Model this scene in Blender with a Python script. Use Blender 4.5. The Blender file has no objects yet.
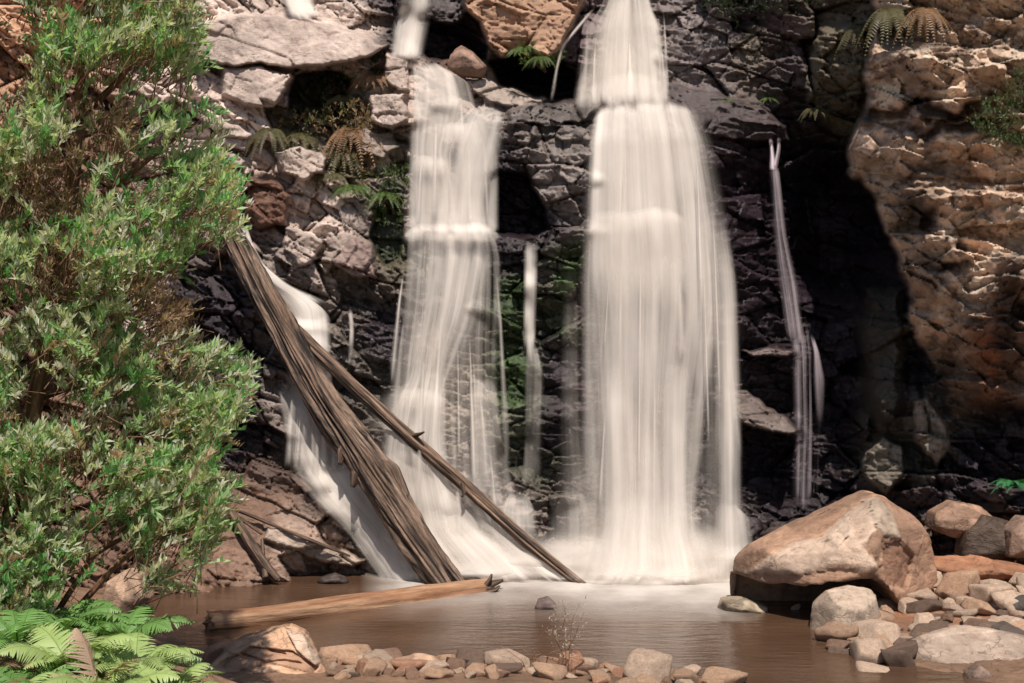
import bpy, bmesh, math, random
import numpy as np
from mathutils import Vector, Matrix, noise as mnoise

# ------------------------------------------------------------------ camera, light, exposure
sc = bpy.context.scene
F, CX, CY, EYE = 1422.0, 512.0, 341.5, 2.5
cam_d = bpy.data.cameras.new("camera"); cam = bpy.data.objects.new("camera", cam_d)
sc.collection.objects.link(cam); sc.camera = cam
cam.location = (0, 0, EYE); cam.rotation_euler = (math.radians(90), 0, 0)
cam_d.lens = 50.0; cam_d.sensor_width = 36.0; cam_d.clip_end = 400

SUN_EL, SUN_AZ = 58.0, 5.0            # elevation; degrees to the right of straight behind the camera
w = bpy.data.worlds.new("World"); sc.world = w; w.use_nodes = True
nt = w.node_tree; nt.nodes.clear()
sky = nt.nodes.new("ShaderNodeTexSky"); sky.sky_type = 'NISHITA'; sky.sun_disc = False
sky.sun_elevation = math.radians(SUN_EL); sky.sun_rotation = math.radians(180 - SUN_AZ)
bg = nt.nodes.new("ShaderNodeBackground"); bg.inputs[1].default_value = 0.075
wo = nt.nodes.new("ShaderNodeOutputWorld")
nt.links.new(sky.outputs[0], bg.inputs[0]); nt.links.new(bg.outputs[0], wo.inputs[0])
sd = bpy.data.lights.new("sun", 'SUN'); sd.energy = 4.7; sd.angle = math.radians(0.6); sd.color = (1, 0.90, 0.79)
sun = bpy.data.objects.new("sun", sd); sc.collection.objects.link(sun)
sdir = Vector((math.sin(math.radians(SUN_AZ)) * math.cos(math.radians(SUN_EL)),
               -math.cos(math.radians(SUN_AZ)) * math.cos(math.radians(SUN_EL)),
               math.sin(math.radians(SUN_EL))))
sun.rotation_euler = sdir.to_track_quat('Z', 'Y').to_euler()
sc.view_settings.view_transform = 'Standard'; sc.view_settings.look = 'None'
sc.view_settings.gamma = 1.0; sc.view_settings.exposure = 0.36
sc.cycles.transparent_max_bounces = 24
sc.cycles.max_bounces = 6

C = sc.collection
rng = np.random.default_rng(7)
random.seed(11)

def P(px, py, Y):
    return Vector(((px - CX) / F * Y, Y, EYE - (py - CY) / F * Y))
def water_Y(py, z=0.0):
    return (EYE - z) * F / (py - CY)

# ------------------------------------------------------------------ numpy noise helpers
def hash1(ix, iy, s=0):
    n = (ix.astype(np.int64) * 374761393 + iy.astype(np.int64) * 668265263 + int(s) * 974634777) & 0xffffffff
    n = ((n ^ (n >> 13)) * 1274126177) & 0xffffffff
    n = n ^ (n >> 16)
    return (n & 0xffffff) / float(0xffffff)
def vnoise(x, y, s=0):
    xi = np.floor(x); yi = np.floor(y); fx = x - xi; fy = y - yi
    fx = fx * fx * (3 - 2 * fx); fy = fy * fy * (3 - 2 * fy)
    a = hash1(xi, yi, s); b = hash1(xi + 1, yi, s); c = hash1(xi, yi + 1, s); d = hash1(xi + 1, yi + 1, s)
    return (a + (b - a) * fx + (c - a) * fy + (a - b - c + d) * fx * fy) * 2 - 1
def fbm(x, y, s=0, o=4, g=0.5):
    t = 0; a = 1; n = 0
    for k in range(o):
        t = t + a * vnoise(x * 2 ** k + 13.7 * k, y * 2 ** k - 7.1 * k, s + k); n += a; a *= g
    return t / n
def sstep(a, b, x):
    t = np.clip((x - a) / (b - a), 0, 1); return t * t * (3 - 2 * t)
def voronoi(u, v, sx, sy, ang=0.0, s=0, jit=0.9):
    ca, sa = math.cos(ang), math.sin(ang)
    a = (u * ca + v * sa) / sx; b = (-u * sa + v * ca) / sy
    ia = np.floor(a); ib = np.floor(b)
    f1 = np.full(u.shape, 9.0); f2 = np.full(u.shape, 9.0)
    h = np.zeros(u.shape); h2 = np.zeros(u.shape); h3 = np.zeros(u.shape); dx = np.zeros(u.shape); dy = np.zeros(u.shape)
    for i in (-1, 0, 1):
        for j in (-1, 0, 1):
            ci = ia + i; cj = ib + j
            px = ci + 0.5 + jit * (hash1(ci, cj, s) - 0.5); py = cj + 0.5 + jit * (hash1(ci, cj, s + 1) - 0.5)
            ex = a - px; ey = b - py; d = np.sqrt(ex * ex + ey * ey)
            m = d < f1
            f2 = np.where(m, f1, np.minimum(f2, d))
            f1 = np.where(m, d, f1)
            h = np.where(m, hash1(ci, cj, s + 2), h); h2 = np.where(m, hash1(ci, cj, s + 3), h2); h3 = np.where(m, hash1(ci, cj, s + 4), h3)
            dx = np.where(m, ex, dx); dy = np.where(m, ey, dy)
    return f1, f2, h, h2, h3, dx, dy
def poly_sd(X, Y, poly):
    """signed distance, positive inside"""
    poly = np.array(poly, float); n = len(poly)
    d = np.full(X.shape, 1e9); ins = np.zeros(X.shape, bool)
    for i in range(n):
        ax, ay = poly[i]; bx, by = poly[(i + 1) % n]
        ex, ey = bx - ax, by - ay
        t = np.clip(((X - ax) * ex + (Y - ay) * ey) / (ex * ex + ey * ey + 1e-9), 0, 1)
        d = np.minimum(d, np.hypot(X - ax - t * ex, Y - ay - t * ey))
        c = ((ay > Y) != (by > Y)) & (X < (bx - ax) * (Y - ay) / (by - ay + 1e-12) + ax)
        ins ^= c
    return np.where(ins, d, -d)

# ------------------------------------------------------------------ object helpers
def tag(o, label=None, cat=None, group=None, kind=None):
    if label: o['label'] = label
    if cat: o['category'] = cat
    if group: o['group'] = group
    if kind: o['kind'] = kind
    return o
def link(name, me, mat, parent=None, smooth=False):
    o = bpy.data.objects.new(name, me); C.objects.link(o)
    if mat: me.materials.append(mat)
    if parent: o.parent = parent
    if smooth: me.polygons.foreach_set("use_smooth", np.ones(len(me.polygons), bool))
    return o
def empty(name, loc):
    o = bpy.data.objects.new(name, None); C.objects.link(o); o.location = loc; o.empty_display_size = 0.1
    return o
def mesh_np(name, V, Q, col=None, attrs=None, uv=None):
    """V (n,3), Q (m,k) quads or tris"""
    V = np.asarray(V, np.float32); Q = np.asarray(Q, np.int32)
    me = bpy.data.meshes.new(name)
    me.vertices.add(len(V)); me.vertices.foreach_set("co", V.ravel())
    k = Q.shape[1]
    me.loops.add(Q.size); me.loops.foreach_set("vertex_index", Q.ravel())
    me.polygons.add(len(Q)); me.polygons.foreach_set("loop_start", np.arange(0, Q.size, k, dtype=np.int32))
    me.polygons.foreach_set("loop_total", np.full(len(Q), k, np.int32))
    if col is not None:
        a = me.attributes.new("Col", 'FLOAT_COLOR', 'POINT')
        c = np.ones((len(V), 4), np.float32); c[:, :3] = col; a.data.foreach_set("color", c.ravel())
    for nme, arr in (attrs or {}).items():
        a = me.attributes.new(nme, 'FLOAT', 'POINT'); a.data.foreach_set("value", np.asarray(arr, np.float32).ravel())
    if uv is not None:
        l = me.uv_layers.new(name="UVMap"); l.data.foreach_set("uv", np.asarray(uv, np.float32)[Q.ravel()].ravel())
    me.update(calc_edges=True)
    return me
def grid_quads(nr, nc):
    i = np.arange(nr - 1)[:, None] * nc + np.arange(nc - 1)[None, :]
    return np.stack([i, i + nc, i + nc + 1, i + 1], -1).reshape(-1, 4)

# ------------------------------------------------------------------ materials
class NT:
    def __init__(s, name):
        s.m = bpy.data.materials.new(name); s.m.use_nodes = True; s.t = s.m.node_tree; s.t.nodes.clear()
        s.out = s.n("ShaderNodeOutputMaterial")
    def n(s, typ, **kw):
        x = s.t.nodes.new(typ)
        for k, v in kw.items(): setattr(x, k, v)
        return x
    def l(s, a, b): s.t.links.new(a, b)
    def val(s, sock, v):
        if hasattr(v, "is_output") or isinstance(v, bpy.types.NodeSocket): s.l(v, sock)
        else: sock.default_value = v
    def math(s, op, a, b=0.0, c=None, clamp=False):
        x = s.n("ShaderNodeMath", operation=op, use_clamp=clamp); s.val(x.inputs[0], a); s.val(x.inputs[1], b)
        if c is not None: s.val(x.inputs[2], c)
        return x.outputs[0]
    def noise(s, vec, scale, detail=6, rough=0.6, dist=0.0):
        x = s.n("ShaderNodeTexNoise"); s.l(vec, x.inputs["Vector"]); x.inputs["Scale"].default_value = scale
        x.inputs["Detail"].default_value = detail; x.inputs["Roughness"].default_value = rough; x.inputs["Distortion"].default_value = dist
        return x.outputs["Fac"]
    def mapping(s, vec, scale=(1, 1, 1), rot=(0, 0, 0)):
        x = s.n("ShaderNodeMapping"); s.l(vec, x.inputs[0]); x.inputs["Scale"].default_value = scale; x.inputs["Rotation"].default_value = rot
        return x.outputs[0]
    def ramp(s, fac, stops):
        x = s.n("ShaderNodeValToRGB"); s.l(fac, x.inputs[0]); e = x.color_ramp.elements
        while len(e) < len(stops): e.new(0.5)
        for q, (p, c) in zip(e, stops): q.position = p; q.color = (*c, 1) if len(c) == 3 else c
        return x.outputs[0]
    def mix(s, fac, a, b, mode='MIX'):
        x = s.n("ShaderNodeMix", data_type='RGBA', blend_type=mode); s.val(x.inputs[0], fac)
        for i, v in ((6, a), (7, b)):
            if isinstance(v, tuple): x.inputs[i].default_value = (*v, 1) if len(v) == 3 else v
            else: s.l(v, x.inputs[i])
        return x.outputs[2]
    def bump(s, h, strength=0.5, dist=0.02, normal=None):
        x = s.n("ShaderNodeBump"); s.l(h, x.inputs["Height"]); x.inputs["Strength"].default_value = strength; x.inputs["Distance"].default_value = dist
        if normal: s.l(normal, x.inputs["Normal"])
        return x.outputs[0]
    def principled(s, col, rough, normal=None, spec=0.5):
        p = s.n("ShaderNodeBsdfPrincipled"); s.val(p.inputs["Base Color"], (*col, 1) if isinstance(col, tuple) else col)
        s.val(p.inputs["Roughness"], rough)
        s.val(p.inputs["Specular IOR Level"], spec)
        if normal: s.l(normal, p.inputs["Normal"])
        return p

def rock_material(name, source='attr', stone_scale=1.0):
    n = NT(name)
    if source == 'attr':
        pos = n.n("ShaderNodeNewGeometry").outputs["Position"]
        col = n.n("ShaderNodeAttribute", attribute_name="Col").outputs["Color"]
        wet = n.n("ShaderNodeAttribute", attribute_name="wet").outputs["Fac"]
    else:
        tc = n.n("ShaderNodeTexCoord"); pos = tc.outputs["Object"]
        oi = n.n("ShaderNodeObjectInfo")
        add = n.n("ShaderNodeVectorMath", operation='ADD'); n.l(pos, add.inputs[0])
        cx = n.n("ShaderNodeCombineXYZ"); n.l(n.math('MULTIPLY', oi.outputs["Random"], 50.0), cx.inputs[0]); n.l(cx.outputs[0], add.inputs[1])
        pos = add.outputs[0]
        col = oi.outputs["Color"]; wet = oi.outputs["Alpha"]
        wet = n.math('SUBTRACT', 1.0, wet)
    n1 = n.noise(pos, 2.2 * stone_scale, 8, 0.62)
    n2 = n.noise(pos, 11 * stone_scale, 8, 0.7, 0.4)
    n3 = n.noise(pos, 60 * stone_scale, 4, 0.7)
    n4 = n.noise(n.mapping(pos, (1.0, 1.0, 3.2)), 5 * stone_scale, 7, 0.66, 0.6)
    c1 = n.mix(1.0, col, n.ramp(n1, [(0.3, (0.72, 0.68, 0.66)), (0.5, (1, 0.97, 0.95)), (0.72, (1.22, 1.2, 1.2))]), 'MULTIPLY')
    c2 = n.mix(1.0, c1, n.ramp(n2, [(0.30, (0.38, 0.35, 0.34)), (0.42, (0.88, 0.87, 0.86)), (0.58, (1.05, 1.05, 1.05)), (0.72, (1.4, 1.38, 1.34))]), 'MULTIPLY')
    c3 = n.mix(n.math('MULTIPLY', n.ramp(n4, [(0.52, (0, 0, 0)), (0.62, (1, 1, 1))]), 0.35), c2, n.mix(1.0, c2, (0.55, 0.42, 0.34), 'MULTIPLY'))
    # thin mineral veins and hairline joints
    vz = n.n("ShaderNodeTexVoronoi", feature='DISTANCE_TO_EDGE'); vz.inputs["Scale"].default_value = 3.4 * stone_scale
    wv = n.n("ShaderNodeVectorMath", operation='ADD'); n.l(pos, wv.inputs[0])
    nv = n.n("ShaderNodeTexNoise"); n.l(pos, nv.inputs["Vector"]); nv.inputs["Scale"].default_value = 3 * stone_scale; nv.inputs["Detail"].default_value = 4
    sv = n.n("ShaderNodeVectorMath", operation='SCALE'); n.l(nv.outputs["Color"], sv.inputs[0]); sv.inputs["Scale"].default_value = 0.9 / stone_scale
    n.l(sv.outputs[0], wv.inputs[1]); n.l(wv.outputs[0], vz.inputs["Vector"])
    joint = n.ramp(vz.outputs["Distance"], [(0.0, (0, 0, 0)), (0.02, (1, 1, 1))])
    jm = n.ramp(n.noise(pos, 1.7 * stone_scale, 3, 0.5), [(0.5, (1, 1, 1)), (0.6, (0, 0, 0))])
    joint = n.math('MAXIMUM', joint, jm)
    c4 = n.mix(1.0, c3, n.mix(joint, (0.78, 0.75, 0.73), (1, 1, 1)), 'MULTIPLY')
    hgt = n.math('ADD', n.math('MULTIPLY', n2, 0.6), n.math('ADD', n.math('MULTIPLY', n3, 0.16), n.math('MULTIPLY', n4, 0.5)))
    hgt = n.math('ADD', hgt, n.math('MULTIPLY', joint, 0.25))
    bp = n.bump(hgt, 0.75, 0.05 / stone_scale)
    rough = n.math('SUBTRACT', n.math('ADD', 0.78, n.math('MULTIPLY', n3, 0.15)), n.math('MULTIPLY', wet, 0.68), clamp=True)
    lum = n.n('ShaderNodeRGBToBW'); n.l(col, lum.inputs[0])
    p = n.principled(c4, rough, bp, n.math('MULTIPLY_ADD', lum.outputs[0], 1.2, 0.34, clamp=True))
    p.inputs['Specular IOR Level'].default_value = .4
    n.l(p.outputs[0], n.out.inputs[0])
    return n.m

def bark_material(name, dark, light, scale=1.0):
    n = NT(name)
    uv = n.n("ShaderNodeUVMap").outputs[0]
    a = n.noise(n.mapping(uv, (26 * scale, 1.3 * scale, 1)), 1, 8, 0.66, 0.35)
    b = n.noise(n.mapping(uv, (70 * scale, 9 * scale, 1)), 1, 6, 0.7, 0.3)
    g = n.noise(n.mapping(uv, (3 * scale, 1.1 * scale, 1)), 1, 4, 0.5)
    c = n.ramp(a, [(0.40, dark), (0.5, tuple((x + y) / 2 for x, y in zip(dark, light))), (0.6, light)])
    c = n.mix(1.0, c, n.ramp(b, [(0.3, (0.55, 0.52, 0.5)), (0.6, (1.1, 1.08, 1.05))]), 'MULTIPLY')
    c = n.mix(1.0, c, n.ramp(g, [(0.35, (0.7, 0.64, 0.6)), (0.65, (1.15, 1.15, 1.15))]), 'MULTIPLY')
    bp = n.bump(n.math('ADD', a, n.math('MULTIPLY', b, 0.4)), 0.9, 0.03)
    n.l(n.principled(c, 0.75, bp, 0.3).outputs[0], n.out.inputs[0])
    return n.m

def leaf_material(name, rough=0.45, trans=0.25):
    n = NT(name)
    col = n.n("ShaderNodeAttribute", attribute_name="Col").outputs["Color"]
    p = n.principled(col, rough, None, 0.45)
    t = n.n("ShaderNodeBsdfTranslucent"); n.l(n.mix(1.0, col, (1.2, 1.3, 0.6), 'MULTIPLY'), t.inputs[0])
    m = n.n("ShaderNodeMixShader"); m.inputs[0].default_value = trans
    n.l(p.outputs[0], m.inputs[1]); n.l(t.outputs[0], m.inputs[2]); n.l(m.outputs[0], n.out.inputs[0])
    return n.m

def water_fall_material(name, fine=1.0, tint=(0.83, 0.775, 0.72), kk=2.3):
    """long-exposure white water: soft streaked, partly see-through sheets"""
    n = NT(name)
    uv = n.n("ShaderNodeUVMap").outputs[0]
    dens = n.n("ShaderNodeAttribute", attribute_name="dens").outputs["Fac"]
    a = n.noise(n.mapping(uv, (5.5 * fine, 0.22, 1)), 1, 3, 0.5)
    b = n.noise(n.mapping(uv, (24 * fine, 0.35, 1)), 1, 4, 0.6)
    c = n.noise(n.mapping(uv, (2.0 * fine, 1.3, 1)), 1, 3, 0.5)
    s = n.math('ADD', n.math('MULTIPLY', a, 1.2), n.math('ADD', n.math('MULTIPLY', b, 0.32), n.math('MULTIPLY', c, 0.35)))   # centred ~1.0
    s = n.math('SUBTRACT', s, 1.0)
    g = n.noise(n.mapping(uv, (1.7 * fine, 0.16, 1)), 1, 2, 0.5)
    s = n.math('ADD', s, n.math('MULTIPLY', n.math('SUBTRACT', g, 0.5), 1.5))
    # alpha = dens + (streak-1)*k, k largest for half-dense water
    k = n.math('MULTIPLY', n.math('MULTIPLY', dens, n.math('SUBTRACT', 1.35, dens)), kk)
    al = n.math('ADD', dens, n.math('MULTIPLY', s, k), clamp=True)
    al = n.math('MULTIPLY', al, n.math('MULTIPLY', dens, 6.0, clamp=True), clamp=True)
    d = n.n("ShaderNodeBsdfDiffuse"); d.inputs[0].default_value = (*tint, 1)
    bp = n.bump(n.math('ADD', a, n.math('MULTIPLY', b, 0.2)), 0.1, 0.04); n.l(bp, d.inputs['Normal'])
    t = n.n("ShaderNodeBsdfTranslucent"); t.inputs[0].default_value = (*tint, 1)
    m = n.n("ShaderNodeMixShader"); m.inputs[0].default_value = 0.3; n.l(d.outputs[0], m.inputs[1]); n.l(t.outputs[0], m.inputs[2])
    tr = n.n("ShaderNodeBsdfTransparent")
    m2 = n.n("ShaderNodeMixShader"); n.l(al, m2.inputs[0]); n.l(tr.outputs[0], m2.inputs[1]); n.l(m.outputs[0], m2.inputs[2])
    n.l(m2.outputs[0], n.out.inputs[0])
    return n.m

M_ROCK = rock_material("rock"); M_STONE = rock_material("stone", 'object', 2.2)
M_FALL = water_fall_material("falling_water"); M_FALLP = water_fall_material("falling_water_violet", 2.6, (0.70, 0.61, 0.67), 4.0)
M_LEAF = leaf_material("leaf", .42, .5); M_FERN = leaf_material("fern_leaf", 0.5, 0.3)
M_LOG = bark_material("weathered_log", (0.013, 0.010, 0.009), (0.27, 0.195, 0.15))
M_LOG2 = bark_material("thin_log", (0.03, 0.02, 0.016), (0.30, 0.21, 0.155), 0.8)
M_FLOAT = bark_material("smooth_log", (0.26, 0.13, 0.07), (0.47, 0.32, 0.21), 0.3)
M_TWIG = bark_material("twig_bark", (0.11, 0.055, 0.035), (0.34, 0.2, 0.13), 1.0)

# ------------------------------------------------------------------ cliff
xs = np.unique(np.concatenate([np.arange(-420, -30, 12.0), np.arange(-30, 1056, 1.35), np.arange(1056, 1460, 12.0)]))
ys = np.unique(np.concatenate([np.arange(-560, -24, 10.0), np.arange(-24, 620, 1.35), np.arange(620, 680, 8.0)]))
GX, GY = np.meshgrid(xs, ys)
CP = [  # px, py, distance from the camera
 (-400,620,12.5),(-100,620,13.2),(60,620,13.6),(150,600,14.0),(220,600,14.3),(300,600,14.95),(400,600,15.1),(500,600,15.2),(640,600,15.0),(740,600,15.1),(850,620,15.2),(950,600,14.6),(1024,600,14.3),(1300,620,12.5),
 (150,540,14.6),(225,540,14.85),(300,545,15.1),(370,560,15.25),(430,560,15.3),(520,560,15.25),(640,560,15.15),(740,555,15.3),(800,545,15.8),(880,540,15.6),(960,530,14.9),(1030,520,14.4),
 (60,480,15.0),(150,480,15.2),(225,480,15.4),(300,470,15.6),(400,480,15.65),(500,490,15.5),(600,480,15.7),(700,500,15.7),(800,490,16.7),(860,480,16.3),(910,470,15.3),(960,460,14.9),(1030,450,14.5),
 (60,380,15.5),(200,380,15.8),(300,390,15.85),(400,400,15.8),(500,390,15.8),(560,380,15.8),(620,400,15.9),(700,400,16.0),(760,400,16.6),(830,400,17.2),(880,400,15.9),(940,420,15.2),(1030,400,14.5),
 (60,270,15.9),(200,280,16.15),(270,290,16.1),(350,300,16.1),(400,290,16.0),(450,240,15.95),(520,260,15.95),(570,260,15.95),(640,230,15.8),(700,260,16.0),(760,280,16.7),(830,280,18.6),(880,300,16.6),(900,220,17.5),(960,300,14.9),(1030,300,14.4),
 (60,150,16.2),(200,180,16.5),(280,200,16.4),(340,190,16.7),(400,180,16.5),(450,130,16.4),(470,200,16.4),(545,180,16.3),(600,120,16.2),(650,120,16.15),(700,140,16.35),(760,160,17.0),(830,180,18.8),(880,160,17.5),(960,150,15.0),(1030,150,14.5),
 (60,40,16.6),(200,40,16.9),(280,100,16.8),(340,110,17.1),(390,90,16.9),(440,80,16.8),(520,110,16.6),(520,70,18.2),(470,30,18.0),(600,90,17.5),(620,40,17.9),(660,90,17.4),(700,60,17.3),(760,80,17.3),(800,100,17.3),(850,60,16.6),(960,40,15.2),(1030,40,14.7),
 (60,-60,17.2),(250,-40,17.7),(350,-40,18.0),(450,-40,18.2),(620,-60,18.3),(750,-40,17.7),(850,-60,16.6),(1000,-60,15.5),
 (-400,300,13.5),(-400,0,14.5),(-400,-560,17.0),(200,-560,19.5),(620,-560,20.0),(1000,-560,18.5),(1400,-560,17.0),(1400,300,13.0),(1400,0,13.5)]
cp = np.array(CP, float)
def rbf(cp, X, Y):
    A = np.hypot(cp[:, 0][:, None] - cp[:, 0][None], cp[:, 1][:, None] - cp[:, 1][None])
    n = len(cp); K = np.zeros((n + 1, n + 1)); K[:n, :n] = A + np.eye(n) * -4.0; K[n, :n] = K[:n, n] = 1
    wt = np.linalg.solve(K, np.append(cp[:, 2], 0))
    out = np.zeros(X.shape) + wt[n]
    for i in range(n): out += wt[i] * np.hypot(X - cp[i, 0], Y - cp[i, 1])
    return out
cx_ = np.arange(-440, 1500, 10.0); cy_ = np.arange(-580, 700, 10.0)
CXg, CYg = np.meshgrid(cx_, cy_); CB = rbf(cp, CXg, CYg)
def bil(G, X, Y, x0, y0, st):
    a = np.clip((X - x0) / st, 0, G.shape[1] - 1.001); b = np.clip((Y - y0) / st, 0, G.shape[0] - 1.001)
    i = a.astype(int); j = b.astype(int); fa = a - i; fb = b - j
    return G[j, i] * (1 - fa) * (1 - fb) + G[j, i + 1] * fa * (1 - fb) + G[j + 1, i] * (1 - fa) * fb + G[j + 1, i + 1] * fa * fb
D = bil(CB, GX, GY, -440, -580, 10.0)
# metric coordinates on the face (about 88 px to the metre)
U = (GX - 512) / 88.0; Vv = (341.5 - GY) / 88.0
Wu = U + 0.06 * fbm(U * 1.6, Vv * 1.6, 3, 3); Wv = Vv + 0.06 * fbm(U * 1.6 + 9, Vv * 1.6, 5, 3)

# --- colour zones (own colour of the rock, plus shade painted near-black into cave and recesses) : (px,py,radius_x,radius_y, rgb, wet)
PALE = (0.50, 0.415, 0.37); GREY = (0.205, 0.172, 0.16); PURP = (0.105, 0.08, 0.09); DARK = (0.026, 0.019, 0.025); BLK_SHADE = (0.018, 0.012, 0.019)
TAN = (0.52, 0.39, 0.29); ORNG = (0.42, 0.25, 0.155); BRN = (0.155, 0.092, 0.062); LICH = (0.5, 0.42, 0.33); MOSS = (0.035, 0.065, 0.02); OLV = (0.085, 0.075, 0.04)
ZC = [(100,0,ORNG,.1),(0,40,ORNG,.1),(-300,200,BRN,.1),(100,150,BRN,.1),(50,270,BRN,.1),(150,310,PALE,.2),(60,400,BRN,.2),(120,480,BRN,.2),(50,560,BRN,.3),
 (200,60,PALE,.1),(260,40,PALE,.1),(340,35,PALE,.1),(250,90,PALE,.1),(300,120,GREY,.2),(230,150,PALE,.1),(350,110,OLV,.2),(345,165,OLV,.2),(400,90,PALE,.1),(395,150,PALE,.1),(295,165,PALE,.1),
 (300,200,PALE,.1),(265,205,(.2,.1,.065),.3),(230,200,GREY,.1),(310,240,PALE,.1),(340,255,PALE,.2),(285,260,GREY,.3),(375,215,GREY,.3),(390,250,(.10,.09,.06),.6),(370,285,(.13,.105,.09),.6),(300,290,GREY,.4),
 (220,300,DARK,.6),(230,350,DARK,.7),(210,330,BLK_SHADE,.5),(215,400,DARK,.7),(235,450,DARK,.7),(190,300,DARK,.4),(340,340,(.11,.095,.085),.7),(380,330,DARK,.8),(370,380,(.09,.08,.07),.8),(400,330,DARK,.8),(300,400,GREY,.7),
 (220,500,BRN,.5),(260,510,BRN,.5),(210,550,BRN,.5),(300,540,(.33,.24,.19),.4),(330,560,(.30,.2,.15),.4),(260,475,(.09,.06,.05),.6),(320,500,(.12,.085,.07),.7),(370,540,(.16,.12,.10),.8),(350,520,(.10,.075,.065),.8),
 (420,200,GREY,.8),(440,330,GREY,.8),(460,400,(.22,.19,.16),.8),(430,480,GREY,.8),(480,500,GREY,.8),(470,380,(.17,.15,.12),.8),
 (400,10,DARK,.7),(430,10,PURP,.7),(450,35,BLK_SHADE,.6),(430,45,BLK_SHADE,.6),(475,25,PURP,.5),(500,15,ORNG,.1),(540,20,TAN,.1),(520,45,BRN,.3),(460,60,BRN,.4),(500,60,GREY,.3),(520,85,BLK_SHADE,.6),(550,80,BLK_SHADE,.6),(510,95,GREY,.5),(490,85,PALE,.4),
 (575,60,PURP,.6),(580,30,PURP,.6),(560,110,(.10,.085,.082),.8),(530,120,(.12,.105,.10),.8),(545,160,(.19,.165,.155),.8),(560,200,(.15,.13,.125),.8),(520,190,DARK,.8),(505,205,BLK_SHADE,.8),(540,225,DARK,.8),(490,160,DARK,.8),(575,150,(.17,.15,.14),.8),
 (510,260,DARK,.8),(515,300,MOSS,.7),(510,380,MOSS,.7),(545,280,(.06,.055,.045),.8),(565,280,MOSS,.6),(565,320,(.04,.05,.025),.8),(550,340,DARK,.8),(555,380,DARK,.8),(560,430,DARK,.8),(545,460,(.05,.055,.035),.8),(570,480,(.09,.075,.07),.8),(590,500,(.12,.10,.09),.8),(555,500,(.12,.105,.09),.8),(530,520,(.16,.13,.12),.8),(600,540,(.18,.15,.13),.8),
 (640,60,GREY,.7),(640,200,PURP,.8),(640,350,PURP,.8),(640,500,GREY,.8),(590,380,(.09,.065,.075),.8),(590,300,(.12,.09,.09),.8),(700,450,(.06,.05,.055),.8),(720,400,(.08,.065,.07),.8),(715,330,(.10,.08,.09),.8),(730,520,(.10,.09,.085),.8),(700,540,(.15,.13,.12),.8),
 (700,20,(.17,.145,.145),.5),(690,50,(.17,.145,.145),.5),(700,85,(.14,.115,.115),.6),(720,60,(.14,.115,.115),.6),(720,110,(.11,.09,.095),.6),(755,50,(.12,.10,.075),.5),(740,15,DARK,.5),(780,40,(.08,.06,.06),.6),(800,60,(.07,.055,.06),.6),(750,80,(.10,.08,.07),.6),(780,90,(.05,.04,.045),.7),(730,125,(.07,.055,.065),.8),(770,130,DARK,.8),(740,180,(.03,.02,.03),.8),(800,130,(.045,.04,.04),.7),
 (830,160,BLK_SHADE,.6),(850,210,BLK_SHADE,.5),(830,260,BLK_SHADE,.5),(860,260,BLK_SHADE,.6),(800,220,BLK_SHADE,.7),(750,240,DARK,.8),(745,300,DARK,.8),(820,320,BLK_SHADE,.7),(750,350,DARK,.8),(840,360,BLK_SHADE,.6),(840,400,BLK_SHADE,.6),(760,450,BLK_SHADE,.7),(800,460,BLK_SHADE,.7),(730,470,BLK_SHADE,.7),(850,450,DARK,.7),(850,500,DARK,.6),(770,500,DARK,.7),(800,520,DARK,.6),(810,190,(.015,.02,.03),.7),
 (850,20,(.12,.10,.07),.2),(840,50,(.16,.14,.10),.2),(860,80,(.2,.17,.11),.2),(830,90,(.09,.08,.05),.3),(850,105,(.14,.13,.09),.3),(905,25,DARK,.2),
 (880,290,DARK,.7),(885,340,(.07,.065,.05),.6),(880,400,(.055,.05,.04),.6),(905,380,DARK,.6),(920,410,(.13,.11,.09),.5),(930,440,(.22,.18,.14),.4),(900,450,(.09,.08,.06),.5),(880,460,(.16,.14,.11),.4),(900,500,DARK,.5),(950,490,DARK,.5),(980,460,BLK_SHADE,.5),(1010,460,DARK,.4),(1030,500,DARK,.4),(960,540,DARK,.4),(1000,540,(.15,.09,.06),.4),(1024,560,BRN,.4),(900,540,(.14,.10,.07),.5),(700,590,BRN,.6),(500,610,BRN,.6),(300,610,BRN,.6)]
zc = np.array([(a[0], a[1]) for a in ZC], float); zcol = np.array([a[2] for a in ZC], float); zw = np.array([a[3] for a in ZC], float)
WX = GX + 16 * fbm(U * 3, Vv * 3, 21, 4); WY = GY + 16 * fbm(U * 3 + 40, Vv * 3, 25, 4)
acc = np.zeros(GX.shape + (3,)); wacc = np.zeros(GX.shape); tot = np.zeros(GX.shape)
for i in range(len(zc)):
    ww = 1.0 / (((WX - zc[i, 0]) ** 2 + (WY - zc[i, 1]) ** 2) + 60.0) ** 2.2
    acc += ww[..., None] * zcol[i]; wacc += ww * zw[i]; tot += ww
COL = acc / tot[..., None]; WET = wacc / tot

# --- right wall mask (nearer, lit, warm)
edge = [(1500,-600),(860,-600),(862,-40),(874,10),(872,35),(864,62),(868,92),(861,115),(847,150),(848,172),(862,184),(871,200),(880,222),(888,240),(902,276),(910,300),(908,322),(920,345),(936,372),(948,392),(950,412),(985,428),(1040,436),(1500,440)]
sdR = poly_sd(GX + 5 * fbm(U * 6, Vv * 6, 31, 3), GY + 5 * fbm(U * 6 + 7, Vv * 6, 33, 3), edge)
mR = sstep(-3, 5, sdR)
# rounded prow: depth grows away from the edge
prow = sstep(0, 60, sdR)
RB = 15.4 - 0.9 * prow - 0.0016 * np.clip(GX - 900, -50, 400) + 0.0022 * (150 - GY) * 0.35
und = sstep(250, 430, GY) * 0.5
RB = RB + und
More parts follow.
